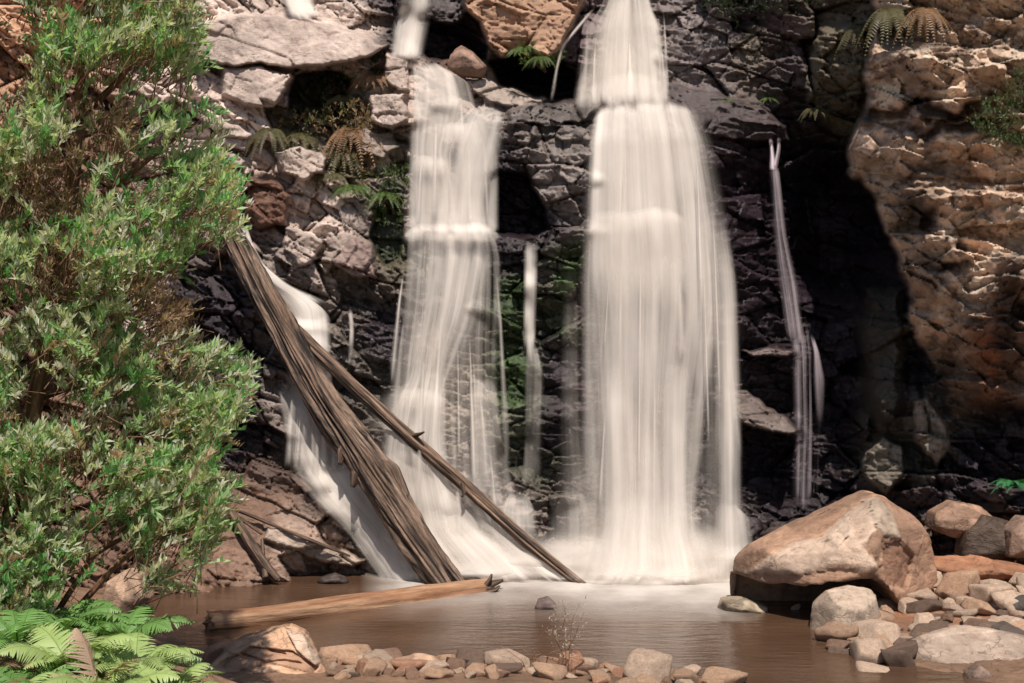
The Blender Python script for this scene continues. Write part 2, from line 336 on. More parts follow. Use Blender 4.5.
# strata: horizontal ledges stepping in and out
st = Vv * 1.35 + 0.25 * fbm(U * 0.8, Vv * 0.8, 41, 3) + U * 0.10
sk = np.floor(st); sf = st - sk
stepd = hash1(sk, sk * 0 + 3, 51) * 0.42 + 0.16 * sf
stepd = stepd - 0.25 * sstep(0.88, 1.0, sf) * (hash1(sk, sk * 0, 55) > 0.3)
Ru = U + 0.09 * fbm(U * 1.3, Vv * 1.3, 43, 3); Rv = Vv + 0.08 * fbm(U * 1.5 + 9, Vv * 1.5, 45, 3)
f1, f2, h, h2, h3, dx, dy = voronoi(Ru, Rv, 0.95, 0.48, -0.12, 61)
g1, g2, gh, gh2, gh3, gdx, gdy = voronoi(Ru, Rv, 0.33, 0.17, -0.2, 71)
k1, k2, kh, kh2, kh3, kdx, kdy = voronoi(Ru, Rv, 0.12, 0.07, 0.2, 75)
pit = sstep(.15, .45, fbm(U * 5.5, Vv * 6.5, 85, 4, .6))
rel = 0.85 * stepd + 0.34 * (h - .5) + 0.30 * (dx * (h2 - .5) + dy * (h3 - .2)) + 0.17 * (gh - .5) + 0.26 * (gdx * (gh2 - .5) + gdy * (gh3 - .2)) \
      + 0.045 * (kh - .5) + 0.10 * (kdx * (kh2 - .5) + kdy * (kh3 - .3)) + 0.045 * fbm(U * 2.6, Vv * 3.4, 81, 6, 0.6) - 0.02 * pit - 0.05 * (1 - sstep(0, .06, g2 - g1)) * (gh3 > .45) - 0.04 * (1 - sstep(0, 0.05, f2 - f1)) * (h3 > .5)
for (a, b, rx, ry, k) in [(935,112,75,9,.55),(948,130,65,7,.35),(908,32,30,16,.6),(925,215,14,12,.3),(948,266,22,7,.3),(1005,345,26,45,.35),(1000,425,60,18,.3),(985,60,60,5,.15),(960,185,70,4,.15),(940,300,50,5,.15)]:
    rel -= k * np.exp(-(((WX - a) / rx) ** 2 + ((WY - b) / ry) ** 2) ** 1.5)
RD = RB - rel
# colour of the right wall
q = fbm(U * 1.3, Vv * 1.6, 91, 5, 0.6)[..., None]; q2 = fbm(U * 6, Vv * 6, 95, 4, 0.6)[..., None]
RC = np.array(TAN) * (1.2 + 0.3 * q2) + (np.array(ORNG) - np.array(TAN)) * np.clip(q * 2.2, 0, 1)
RC = RC + (np.array((.15, .10, .07)) - RC) * sstep(0.05, 0.5, -q) * 0.8
lich = sstep(0.02, 0.22, fbm(U * 8, Vv * 9, 99, 5, .7)) * sstep(-0.2, 0.15, fbm(U * 1.1 + 3, Vv * 1.1, 103, 3))
dk = sstep(0.1, 0.35, fbm(U * 4 + 7, Vv * 6, 107, 5, .65))[..., None]
RC = RC * (.72 + .3 * h2 + .34 * gh2)[..., None]
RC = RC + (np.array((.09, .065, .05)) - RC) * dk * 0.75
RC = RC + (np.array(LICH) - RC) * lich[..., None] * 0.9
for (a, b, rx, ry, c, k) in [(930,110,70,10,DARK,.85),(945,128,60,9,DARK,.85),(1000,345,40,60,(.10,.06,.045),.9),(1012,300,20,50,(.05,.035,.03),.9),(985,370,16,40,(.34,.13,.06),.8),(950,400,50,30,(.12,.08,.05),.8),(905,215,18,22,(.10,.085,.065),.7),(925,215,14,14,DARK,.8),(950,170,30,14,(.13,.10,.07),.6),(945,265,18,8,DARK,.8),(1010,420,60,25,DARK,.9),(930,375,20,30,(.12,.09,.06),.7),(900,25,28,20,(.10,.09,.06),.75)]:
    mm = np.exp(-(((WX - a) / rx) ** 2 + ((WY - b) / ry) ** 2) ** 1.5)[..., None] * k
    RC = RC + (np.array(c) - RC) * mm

# --- blocky jointed rock of the main face
dipA = -0.42 * sstep(420, 300, GX) + 0.0 * GX      # bedding dips right on the left wall
def blocks(ang, s):
    a1, a2, b, b2, b3, ex, ey = voronoi(Wu, Wv, 0.95, 0.42, ang, s)
    c1, c2, c, cc2, cc3, fx, fy = voronoi(Wu * 1.0, Wv, 0.34, 0.17, ang, s + 10)
    e1, e2, e, ee2, ee3, gx, gy = voronoi(Wu, Wv, 0.13, 0.06, ang, s + 20)
    r = 0.42 * (b - .5) + 0.34 * (ex * (b2 - .5) + ey * (b3 - .35)) + 0.20 * (c - .5) + 0.30 * (fx * (cc2 - .5) + fy * (cc3 - .3)) \
        + 0.065 * (e - .5) + 0.11 * (gx * (ee2 - .5) + gy * (ee3 - .3)) \
        - 0.12 * (1 - sstep(0, 0.07, a2 - a1)) - 0.08 * (1 - sstep(0, 0.06, c2 - c1)) - 0.02 * (1 - sstep(0, .12, e2 - e1))
    return r, b, c
rL, bL, cL = blocks(-0.45, 200)
rM, bM_, cM = blocks(-0.12, 300)
mL = sstep(420, 330, GX)
relM = rL * mL + rM * (1 - mL)
cellv = (bL * mL + bM_ * (1 - mL)); cellv2 = cL * mL + cM * (1 - mL)
amp = np.ones(GX.shape)
for (a, b, rx, ry, k) in [(290,42,100,26,-.85),(250,90,40,20,-.5),(520,25,60,30,-.5),(640,300,90,300,-.35),(740,110,60,25,-.6),(240,530,90,60,-.8),(880,350,30,90,-.6),(830,230,60,100,-.3),(340,140,40,60,-.2),(450,350,60,120,-.3)]:
    amp += k * np.exp(-(((GX - a) / rx) ** 2 + ((GY - b) / ry) ** 2) ** 2)
MD = D - relM * amp - 0.028 * fbm(U * 5, Vv * 6, 111, 5, .6) * (0.5 + 0.5 * amp) - 0.012 * fbm(U * 30, Vv * 36, 115, 3)
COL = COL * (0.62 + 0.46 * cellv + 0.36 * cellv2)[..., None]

# --- traced single blocks: polygon, push to the camera, tilt x, tilt y, edge px, colour, wet, smooth
FE = [
 ([(195,22),(240,14),(300,20),(350,30),(387,46),(372,56),(345,63),(300,68),(262,64),(232,66),(195,60)],0.75,0.0,0.35,4,PALE,.05,.8),
 ([(222,68),(262,66),(290,74),(286,92),(272,108),(248,104),(222,94)],0.5,-0.2,0.3,4,PALE,.05,.7),
 ([(216,122),(238,128),(250,136),(246,150),(226,146),(214,138)],0.4,0,0.2,3,PALE,.05,.6),
 ([(214,150),(234,152),(246,160),(242,168),(214,164)],0.3,0,0.2,3,(.34,.28,.27),.05,.6),
 ([(248,176),(276,182),(290,196),(286,224),(262,226),(246,216)],0.35,0,0,4,(.17,.085,.055),.4,.5),
 ([(276,152),(300,146),(328,158),(322,172),(306,180),(282,172)],0.42,0,0.2,3,PALE,.05,.6),
 ([(292,76),(330,70),(350,80),(345,115),(310,125),(288,112)],-0.55,0,0,6,(.04,.035,.025),.3,.2),
 ([(386,52),(408,62),(408,92),(400,92),(384,80)],0.35,0,0.1,3,PALE,.1,.6),
 ([(372,96),(404,94),(408,118),(392,130),(368,122)],0.38,0,0.2,3,PALE,.1,.6),
 ([(362,128),(392,134),(400,146),(384,160),(360,150)],0.3,0,0.2,3,(.36,.29,.25),.1,.6),
 ([(285,228),(312,232),(322,244),(312,262),(300,264),(283,248)],0.28,0,0.1,3,PALE,.1,.6),
 ([(318,262),(330,252),(340,250),(332,266),(326,272)],0.25,0,0,2,PALE,.1,.6),
 ([(328,232),(352,234),(356,248),(340,268),(326,254)],0.2,0,0.1,3,(.32,.26,.23),.2,.6),
 ([(352,236),(372,244),(376,280),(352,276),(334,264)],0.3,0,0.2,3,(.30,.22,.20),.2,.6),
 ([(466,-60),(582,-60),(582,6),(574,26),(562,46),(548,60),(534,52),(516,52),(500,58),(488,42),(478,22),(462,2)],1.35,0.2,-0.3,6,(.40,.25,.165),.1,.1),
 ([(395,-30),(462,-30),(468,10),(460,24),(440,22),(420,14),(395,8)],0.5,0,0,4,(.10,.085,.09),.6,.3),
 ([(420,26),(440,24),(470,32),(488,46),(486,60),(460,58),(430,60),(418,50)],-0.5,0,0,4,BLK_SHADE,.6,.3),
 ([(488,62),(520,56),(560,62),(580,78),(572,98),(548,99),(520,94),(500,82)],-0.8,0,0,5,BLK_SHADE,.5,.4),
 ([(462,80),(480,79),(510,86),(546,99),(530,108),(505,106),(480,98)],0.30,0.2,0.4,3,(.38,.32,.28),.3,.7),
 ([(480,186),(500,172),(524,176),(542,200),(548,228),(520,238),(492,230),(478,212)],-0.85,0,0,7,BLK_SHADE,.8,.3),
 ([(508,112),(530,104),(580,101),(600,106),(588,120),(560,126),(530,124),(510,124)],0.35,0,0,5,(.14,.125,.12),.8,.2),
 ([(704,393),(722,389),(746,391),(770,408),(798,428),(796,434),(768,431),(745,425),(722,412)],0.75,-0.1,0.7,2.5,(.16,.13,.12),.6,.7),
 ([(670,112),(700,112),(745,118),(786,126),(790,142),(760,142),(712,136),(690,130)],0.35,0,0.2,3,(.06,.048,.052),.7,.35),
 ([(668,84),(715,92),(770,112),(782,126),(740,120),(700,112),(668,110)],0.2,0,0.3,3,(.09,.072,.075),.6,.45),
 ([(740,352),(770,348),(796,350),(790,356),(760,357)],0.6,0,0.4,2,(.14,.11,.11),.6,.6),
 ([(820,30),(872,20),(866,90),(862,112),(826,118),(808,100),(812,60)],0.5,0.3,0.0,16,(.15,.13,.09),.15,.1),
 ([(866,286),(902,290),(904,360),(898,420),(884,430),(870,400),(862,340)],0.5,0,0.1,18,(.06,.055,.042),.6,.15),
 ([(914,400),(926,396),(946,425),(950,444),(938,468),(926,452),(914,440)],0.45,0,0.2,4,(.2,.17,.13),.4,.6),
 ([(864,452),(884,438),(902,446),(904,470),(888,494),(872,484),(862,470)],0.6,0,0.2,4,(.2,.175,.14),.4,.5),
 ([(270,526),(300,534),(330,546),(366,560),(350,566),(320,562),(290,548),(262,540)],0.18,0,0.3,3,(.42,.34,.28),.3,.5),
 ([(375,205),(402,200),(402,255),(385,265),(370,240)],-0.3,0,0,5,(.04,.05,.03),.6,.2),
]
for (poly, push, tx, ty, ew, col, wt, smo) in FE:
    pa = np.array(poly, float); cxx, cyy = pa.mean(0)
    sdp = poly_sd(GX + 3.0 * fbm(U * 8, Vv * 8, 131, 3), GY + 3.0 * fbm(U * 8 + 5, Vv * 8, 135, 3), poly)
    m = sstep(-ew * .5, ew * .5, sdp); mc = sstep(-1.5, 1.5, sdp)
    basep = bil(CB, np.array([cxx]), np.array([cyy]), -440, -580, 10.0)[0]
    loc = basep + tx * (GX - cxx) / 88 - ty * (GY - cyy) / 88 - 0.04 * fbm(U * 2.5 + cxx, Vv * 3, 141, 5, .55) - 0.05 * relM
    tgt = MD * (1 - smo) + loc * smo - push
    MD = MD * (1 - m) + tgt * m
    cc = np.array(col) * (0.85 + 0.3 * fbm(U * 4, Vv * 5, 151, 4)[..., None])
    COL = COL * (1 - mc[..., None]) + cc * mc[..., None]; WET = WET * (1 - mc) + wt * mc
# moss colour patches
ms = sstep(0.05, 0.3, fbm(U * 4, Vv * 3, 161, 4)) * np.clip(np.exp(-((GX - 515) / 22) ** 2 - ((GY - 360) / 120) ** 2) + np.exp(-((GX - 567) / 16) ** 2 - ((GY - 290) / 45) ** 2)
      + np.exp(-((GX - 395) / 16) ** 2 - ((GY - 190) / 70) ** 2), 0, 1)
COL = COL + (np.array((.032, .055, .018)) - COL) * ms[..., None] * 0.85
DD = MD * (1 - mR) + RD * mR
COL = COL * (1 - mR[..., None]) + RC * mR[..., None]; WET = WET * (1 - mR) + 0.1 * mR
# wetter, glossier where the wall is low on the right of the prow
WET = np.clip(WET, 0, 1)
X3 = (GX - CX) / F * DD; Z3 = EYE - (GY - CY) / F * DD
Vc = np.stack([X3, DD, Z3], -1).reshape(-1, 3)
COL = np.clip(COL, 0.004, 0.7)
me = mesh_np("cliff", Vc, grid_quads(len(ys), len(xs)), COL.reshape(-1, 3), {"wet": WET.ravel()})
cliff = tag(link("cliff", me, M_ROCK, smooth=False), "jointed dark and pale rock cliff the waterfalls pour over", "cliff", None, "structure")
me.polygons.foreach_set("use_smooth", np.ones(len(me.polygons), bool))

# coarse smoothed front envelope of the cliff, for laying water and plants on it
ex_ = np.arange(-20, 1050, 6.0); ey_ = np.arange(-20, 615, 6.0)
xi = np.searchsorted(xs, ex_); yi = np.searchsorted(ys, ey_)
ENV = np.zeros((len(ey_), len(ex_)))
for a, j in enumerate(yi):
    for b, i in enumerate(xi):
        ENV[a, b] = DD[max(0, j - 4):j + 5, max(0, i - 4):i + 5].min()
def env(px, py): return bil(ENV, np.asarray(px, float), np.asarray(py, float), -20, -20, 6.0)
def dsurf(px, py):
    i = min(len(xs) - 1, np.searchsorted(xs, px)); j = min(len(ys) - 1, np.searchsorted(ys, py)); return float(DD[j, i])

# ------------------------------------------------------------------ ground and pool
def gp(px, py): return ((px - CX) / F * water_Y(py), water_Y(py))
pool = [gp(150, 598), gp(128, 620), gp(170, 636), gp(205, 650), gp(260, 664), gp(420, 664), gp(560, 668), gp(700, 677), gp(745, 692), gp(850, 725), gp(1080, 735), gp(1080, 700), gp(960, 676), gp(902, 662), gp(850, 646), gp(820, 632), (3.35, 13.3), (3.4, 15.5), (2.0, 17), (-3, 17), (-4.6, 15.0)]
gx = np.unique(np.concatenate([np.arange(-60, -6.5, 3.0), np.arange(-6.5, 6.5, 0.035), np.arange(6.5, 60, 3.0)]))
gy = np.unique(np.concatenate([np.arange(-40, 5, 3.0), np.arange(5, 8.5, 0.1), np.arange(8.5, 16.5, 0.035), np.arange(16.5, 60, 3.0)]))
def ground_z(X, Y, detail=True):
    X = np.asarray(X, float); Y = np.asarray(Y, float)
    s = poly_sd(X, Y, pool)
    out = np.clip(-s, 0, 5)
    slope = 0.13 + 0.06 * sstep(-1.5, -3.5, X) + 0.03 * sstep(2, 3.5, X)
    slope = slope * (1 - .75 * sstep(12.6, 11.8, Y) * sstep(2.2, 2.9, X))
    z = np.where(s < 0, slope * np.minimum(out, 3.2) + 0.01, -0.5 * np.clip(s, 0, 0.9))
    z = z + .38 * sstep(8.9, 7.3, Y) * sstep(-.9, -1.9, X)
    if detail: z = z + 0.03 * fbm(X * 3, Y * 3, 401, 4) + 0.012 * fbm(X * 14, Y * 14, 405, 3)
    return z
GGX, GGY = np.meshgrid(gx, gy); GZ = ground_z(GGX, GGY)
qg = fbm(GGX * 1.5, GGY * 1.5, 411, 4)[..., None]
gcol = np.array((.20, .125, .08)) * (1 + .35 * qg)
redm = np.exp(-((GGX - 4.5) / 1.3) ** 2 - ((GGY - 13.4) / 0.9) ** 2)[..., None]
gcol = gcol + (np.array((.36, .15, .07)) - gcol) * np.clip(redm * 2.2, 0, 1)
me = mesh_np("ground", np.stack([GGX, GGY, GZ], -1).reshape(-1, 3), grid_quads(len(gy), len(gx))[:, ::-1], gcol.reshape(-1, 3), {"wet": np.full(GGX.size, 0.35)})
tag(link("ground", me, M_ROCK, smooth=True), "brown muddy stream bank around the pool", "ground", None, "structure")

n = NT("pool_water")
pos = n.n("ShaderNodeNewGeometry").outputs["Position"]
a = n.noise(n.mapping(pos, (0.5, 1.2, 1)), 1.3, 4, 0.5)
b = n.noise(n.mapping(pos, (2.5, 7, 1)), 1.4, 4, 0.55)
colr = n.ramp(a, [(0.3, (0.062, 0.034, 0.020)), (0.55, (0.082, 0.046, 0.028)), (0.75, (0.105, 0.062, 0.038))])
p = n.principled(colr, 0.16, n.bump(n.math('ADD', b, n.math('MULTIPLY', a, .6)), 0.22, 0.05), 0.3)
p.inputs["IOR"].default_value = 1.33
n.l(p.outputs[0], n.out.inputs[0]); M_POOL = n.m
wx = np.linspace(-6.5, 6.5, 60); wy = np.linspace(8.6, 17.5, 50); WXg, WYg = np.meshgrid(wx, wy)
me = mesh_np("pool_water", np.stack([WXg, WYg, WXg * 0], -1).reshape(-1, 3), grid_quads(50, 60)[:, ::-1])
tag(link("pool_water", me, M_POOL, smooth=True), "still brown muddy pool below the falls", "water", None, "structure")

# ------------------------------------------------------------------ waterfalls
def curtain(parent, name, rows, dens, seed, mat=M_FALL, off=0.0, side=0.14, top=0.03, bot=0.04, cling=True, ripple=0.02, sidep=1.0, gap=0.05, arch=9.0, wb=0.5):
    """rows: (py, px_left, px_right, distance, density) from the lip down"""
    R = np.array(rows, float); y0, y1 = R[0, 0], R[-1, 0]
    nr = max(12, int((y1 - y0) / 3.0)); t = np.linspace(0, 1, nr); py = y0 + (y1 - y0) * t
    def ip(k):
        v = np.interp(py, R[:, 0], R[:, k])
        kw = max(1, int(nr * 0.05)); ker = np.ones(2 * kw + 1) / (2 * kw + 1)
        return np.convolve(np.pad(v, kw, mode='edge'), ker, 'valid')
    L, Rr, Dp, Dn = ip(1), ip(2), ip(3), ip(4)
    wmax = (Rr - L).max(); nc = int(np.clip(wmax / 3.0, 8, 60)); u = np.linspace(0, 1, nc)
    PX = L[:, None] + (Rr - L)[:, None] * u[None]; PY = np.repeat(py[:, None], nc, 1)
    tq = (1 - t)[:, None] ** 1.5; uc = (2 * u - 1)[None]
    PY = PY + tq * min(1.0, wmax / 60) * (arch * uc ** 4 * 1.3 + 5.0 * fbm(u[None] * wmax / 26.0 + seed, 0 * u[None] + seed, seed + 31, 3))
    # slightly bowed lips
    Dpt = Dp[:, None] - 0.10 * np.sin(np.pi * u)[None] + 0 * PX
    uu = (PX / 88.0)
    Dpt = Dpt + ripple * fbm(u[None] * wmax / 7.0 + 0 * PY, PY / 160.0, seed, 3)
    if cling:
        e = env(PX, PY)
        k = np.ones(5) / 5; e = np.apply_along_axis(lambda r: np.convolve(np.pad(r, 2, mode='edge'), k, 'valid'), 1, e)
        e = np.apply_along_axis(lambda r: np.convolve(np.pad(r, 2, mode='edge'), k, 'valid'), 0, e)
        Dpt = np.minimum(Dpt, e - gap)
    Dpt = Dpt - off
    Xw = (PX - CX) / F * Dpt; Zw = EYE - (PY - CY) / F * Dpt
    Vs = np.stack([Xw, Dpt, Zw], -1).reshape(-1, 3)
    fs = np.minimum(sstep(0, side, u), sstep(0, side, 1 - u))[None] ** sidep
    jt = (t[:, None] + 0.5 * max(bot, .02) * fbm(u[None] * wmax / 5.0 + seed, 0 * u[None], seed + 41, 3))
    ft = sstep(0, max(top, 1e-4), t)[:, None] * sstep(0, max(bot, 1e-4), 1 - np.clip(jt, 0, 1 if bot > .03 else .999))
    wob = 1 + wb * fbm(uu * 3.2, PY / 100.0, seed + 5, 4)
    dn = np.clip(dens * Dn[:, None] * fs * ft * wob, 0, 1)
    wref = wmax * 15.5 / F
    UVu = (u[None] * wref + 0 * PY) + seed * 3.7; UVv = (py[:, None] - y0) / 90.0 + 0 * PX + seed
    me = mesh_np(name, Vs, grid_quads(nr, nc), None, {"dens": dn.ravel()}, np.stack([UVu, UVv], -1).reshape(-1, 2))
    return link(name, me, mat, parent, smooth=True)
def at(o, px, py, Y):
    return o
def fall(name, px, py, Y, label, cat="waterfall"):
    o = empty(name, (0, 0, 0)); p = P(px, py, Y); o.location = p
    return tag(o, label, cat)
def own(root):
    for ch in root.children: ch.matrix_parent_inverse = Matrix.Translation(-root.location)

def wisps(parent, n, x0, x1, ya, yb, y1, Ya, Yb, dens, spread, seed):
    """single loose strands that split from the sheet at different heights"""
    rr_ = np.random.default_rng(seed)
    for i in range(n):
        x = rr_.uniform(x0, x1); wd = rr_.uniform(2.5, 9); y = rr_.uniform(ya, yb); e = min(y1, y + rr_.uniform(90, 260)); m_ = (x0 + x1) / 2
        k = (x - m_) / (x1 - x0) * spread; f_ = lambda q: Ya + (Yb - Ya) * (q - ya) / (y1 - ya)
        curtain(parent, "strand", [(y, x - wd * .3, x + wd * .3, f_(y), .6), (y + (e - y) * .3, x + k * .4 - wd * .5, x + k * .4 + wd * .5, f_(y + (e - y) * .3), 1), (e, x + k - wd, x + k + wd, f_(e), .7)],
                dens * rr_.uniform(.6, 1.2), int(seed * 7 + i), off=rr_.uniform(.1, .24), side=.45, top=.25, bot=.25)
# main fall, upper tier and lower tier
r = fall("waterfall", 660, 580, 15.0, "widest waterfall, white curtain dropping into the pool right of centre")
up = [(-60,604,646,18.0,1),(0,600,652,17.8,1),(22,584,662,17.6,1),(60,577,667,17.5,1),(104,571,672,17.3,1),(112,571,674,17.2,.6)]
curtain(r, "upper_tier", up, 0.62, 1, top=0, bot=.10, side=.10)
curtain(r, "upper_tier", [(a, b + 3, c - 3, d, e) for a, b, c, d, e in up], 0.5, 2, off=0.08, top=0, bot=.08, side=.2)
curtain(r, "upper_tier", [(-60,606,644,18.0,1),(0,604,650,17.8,1),(30,594,656,17.6,1),(106,584,666,17.3,.9)], 0.55, 3, off=0.16, top=0, bot=.08, side=.3)
lo = [(101,592,696,16.25,1),(108,586,706,16.0,1),(125,582,716,15.85,1),(200,578,730,15.75,1),(280,575,742,15.6,1),(400,573,747,15.45,.7),(500,575,748,15.3,.6),(592,572,748,15.0,.9)]
curtain(r, "lower_tier", lo, 0.36, 4, side=.17, top=.012, bot=.01)
curtain(r, "lower_tier", [(102,594,690,16.2,1),(115,588,704,15.9,1),(215,582,722,15.7,1),(300,584,728,15.55,.75),(400,592,712,15.4,.6),(500,597,700,15.25,.75),(592,592,706,14.95,.9)], 0.55, 5, off=.07, side=.10, top=.015, bot=.01)
curtain(r, "lower_tier", [(104,602,680,16.2,1),(120,598,694,15.9,1),(215,594,710,15.7,1),(300,596,714,15.5,.75),(420,604,694,15.35,.7),(520,603,697,15.2,.85),(592,600,704,14.9,.9)], 0.50, 6, off=.15, side=.28, top=.02, bot=.01)
curtain(r, "side_strand", [(200,700,728,15.75,.0),(280,712,739,15.6,.8),(400,716,743,15.45,.9),(500,716,744,15.3,.8),(590,714,752,15.0,.9)], 0.62, 7, off=.10, side=.35, top=.1, bot=.02)
curtain(r, "side_strand", [(205,576,606,15.7,.6),(300,576,606,15.55,1),(430,578,606,15.4,.6),(520,578,606,15.25,.4)], 0.42, 8, off=.10, side=.4, top=.1, bot=.2)
curtain(r, "side_strand", [(330,655,700,15.4,0),(380,657,697,15.3,1),(500,657,695,15.2,1),(590,652,700,14.9,1)], 0.6, 71, off=.20, side=.4, top=.3, bot=.02)
curtain(r, "side_strand", [(330,594,640,15.4,0),(400,596,640,15.3,.9),(500,597,645,15.2,1),(590,592,650,14.9,1)], 0.5, 72, off=.20, side=.4, top=.3, bot=.02)
curtain(r, "side_strand", [(205,582,690,15.65,0),(214,582,694,15.6,1),(260,580,700,15.6,.8),(330,584,704,15.5,0)], 0.5, 73, off=.18, side=.2, top=.1, bot=.4)
wisps(r, 16, 582, 730, 130, 420, 575, 15.85, 15.1, .5, 26, 301)
wisps(r, 7, 576, 668, 5, 50, 104, 17.7, 17.3, .5, 10, 303)
curtain(r, "base_spray", [(470,590,715,15.2,.0),(530,575,725,15.0,.7),(570,560,745,14.8,1),(584,545,752,14.65,1)], 0.62, 9, off=.15, side=.3, top=.5, bot=.08)
own(r)

r = fall("waterfall", 460, 570, 15.2, "left waterfall stepping down in two tiers behind the leaning logs")
curtain(r, "upper_tier", [(-60,404,436,18.0,1),(0,398,434,17.7,1),(25,391,431,17.5,1),(60,388,424,17.2,1)], 0.60, 11, top=0, bot=.05, side=.25)
curtain(r, "upper_tier", [(-60,410,432,18.0,1),(0,404,430,17.7,1),(60,400,418,17.2,1)], 0.6, 12, off=.06, top=0, bot=.08, side=.4)
mid = [(60,409,440,16.8,.9),(70,409,470,16.7,1),(100,408,478,16.55,1),(150,406,500,16.4,1),(232,402,500,16.1,1)]
curtain(r, "middle_tier", mid, 0.48, 13, side=.10, top=.03, bot=.03)
curtain(r, "middle_tier", [(66,412,456,16.8,.9),(100,410,466,16.6,.9),(150,408,452,16.4,1),(232,404,468,16.1,1)], 0.5, 14, off=.08, side=.22, top=.04, bot=.03)
curtain(r, "middle_tier", [(104,470,506,16.4,1),(115,452,508,16.35,1),(150,436,502,16.25,.85),(200,436,488,16.15,.6),(236,430,492,16.0,.7)], 0.6, 15, off=.14, side=.2, top=.04, bot=.05)
lw = [(226,402,494,16.0,1),(236,401,502,15.85,1),(300,397,503,15.75,.95),(335,393,501,15.7,.65),(400,386,502,15.65,.5),(480,376,516,15.5,.7),(540,372,532,15.3,1),(590,376,560,15.0,1)]
curtain(r, "lower_tier", lw, 0.36, 16, side=.08, top=.02, bot=.02)
curtain(r, "lower_tier", [(228,404,494,16.0,1),(245,403,500,15.85,1),(310,400,486,15.7,.9),(390,396,450,15.6,.9),(440,384,450,15.5,.95),(520,376,470,15.35,1),(588,376,530,15.0,1)], 0.48, 17, off=.08, side=.22, top=.02, bot=.02)
curtain(r, "lower_tier", [(300,414,452,15.7,.4),(380,404,448,15.6,.9),(396,388,452,15.5,1),(450,374,452,15.4,1),(530,370,480,15.25,1),(588,384,540,14.95,1)], 0.6, 18, off=.15, side=.3, top=.15, bot=.03)
curtain(r, "side_strand", [(374,474,494,15.6,.8),(390,466,502,15.5,1),(440,466,503,15.45,.8),(500,464,508,15.35,.7),(570,460,520,15.1,.7)], 0.42, 19, off=.12, side=.3, top=.06, bot=.1)
curtain(r, "base_spray", [(500,380,480,15.3,0),(540,390,540,15.1,.8),(566,400,580,14.95,1),(582,396,610,14.85,1)], 0.66, 20, off=.15, side=.25, top=.5, bot=.1)
wisps(r, 14, 398, 502, 236, 460, 570, 15.85, 15.2, .5, 30, 305)
wisps(r, 9, 412, 496, 75, 150, 228, 16.7, 16.1, .5, 14, 307)
for (yy, xa, xb, Yq) in [(393,384,448,15.6),(128,440,478,16.4),(160,410,452,16.35),(455,380,440,15.45)]:
    curtain(r, "ledge_lip", [(yy - 7, xa, xb, Yq, 0), (yy, xa - 1, xb + 1, Yq - .05, 1), (yy + 22, xa - 3, xb + 3, Yq - .1, .0)], 0.7, int(yy), off=.16, side=.3, top=.1, bot=.4)
curtain(r, "ledge_lip", [(222,402,500,16.0,0),(229,401,503,15.85,1),(245,400,504,15.8,.0)], 0.8, 75, off=.16, side=.15, top=.1, bot=.3)
own(r)

# thin centre strand
r = fall("waterfall", 520, 540, 15.3, "thin strand of water between the left cascade and the widest fall")
curtain(r, "strand", [(238,523,538,15.9,1),(250,523,539,15.85,1),(350,522,536,15.75,.9),(362,520,540,15.7,.9)], 0.75, 31, side=.35, top=.16, bot=.25, gap=.09)
curtain(r, "strand", [(340,521,538,15.7,1),(356,518,542,15.68,1),(372,514,546,15.65,.8),(430,512,544,15.6,.7),(494,508,545,15.5,.5)], 0.5, 32, off=.04, side=.3, top=.10, bot=.2, gap=.09)
curtain(r, "base_fan", [(488,506,528,15.5,.8),(504,496,538,15.4,1),(570,480,546,15.15,.8)], 0.4, 33, off=.08, side=.3, top=.15, bot=.1, gap=.09)
own(r)

# low curtains on the rocks at the foot between the two falls
r = fall("waterfall", 575, 560, 15.2, "faint low trickles over wet rocks left of the widest fall's base")
curtain(r, "trickle", [(488,540,600,15.4,.5),(510,545,606,15.3,.8),(575,545,606,15.1,1)], 0.34, 35, side=.25, top=.2, bot=.1)
curtain(r, "trickle", [(250,560,582,15.9,.5),(420,556,584,15.7,.5),(540,560,590,15.3,.5)], 0.25, 36, side=.3, top=.2, bot=.2)
own(r)
r = fall("waterfall", 722, 560, 15.2, "small veil over low rocks at the right foot of the widest fall")
curtain(r, "veil", [(500,712,738,15.5,.7),(512,712,752,15.4,.9),(590,702,766,15.0,.9)], 0.45, 37, side=.2, top=.1, bot=.08, off=.05)
own(r)

# far left slide behind the log
r = fall("waterfall", 360, 560, 15.2, "far left water slide curving behind the thick leaning log")
curtain(r, "chute", [(226,238,250,16.2,.8),(240,240,254,16.1,1),(265,250,268,16.0,1),(285,264,292,15.95,1),(300,278,326,15.9,1),(306,284,331,15.88,1)], 0.68, 41, side=.22, top=.05, bot=.1, gap=.08)
curtain(r, "chute", [(282,264,292,15.95,.5),(298,278,318,15.9,1),(306,286,331,15.85,1),(340,296,332,15.8,1),(398,296,334,15.75,1),(430,300,340,15.7,.5)], 0.55, 42, off=.05, side=.14, top=.15, bot=.15, gap=.08)
curtain(r, "slide", [(378,276,330,15.8,.8),(420,282,350,15.7,.8),(468,292,380,15.55,.9),(490,304,400,15.4,1),(530,345,415,15.25,1),(586,384,452,14.95,1)], 0.62, 43, side=.10, top=.1, bot=.04, gap=.08)
wisps(r, 14, 288, 342, 382, 412, 474, 15.75, 15.5, .5, 14, 309)
curtain(r, "slide", [(462,296,380,15.5,.9),(480,304,395,15.4,1),(500,318,405,15.3,1),(530,352,418,15.2,1),(586,390,446,14.9,1)], 0.72, 44, off=.06, side=.22, top=.12, bot=.04, gap=.08)
curtain(r, "side_strand", [(306,347,353,15.9,.6),(330,349,355,15.8,1),(372,346,354,15.7,.6)], 0.8, 45, off=.02, side=.4, top=.2, bot=.3, gap=.08)
own(r)

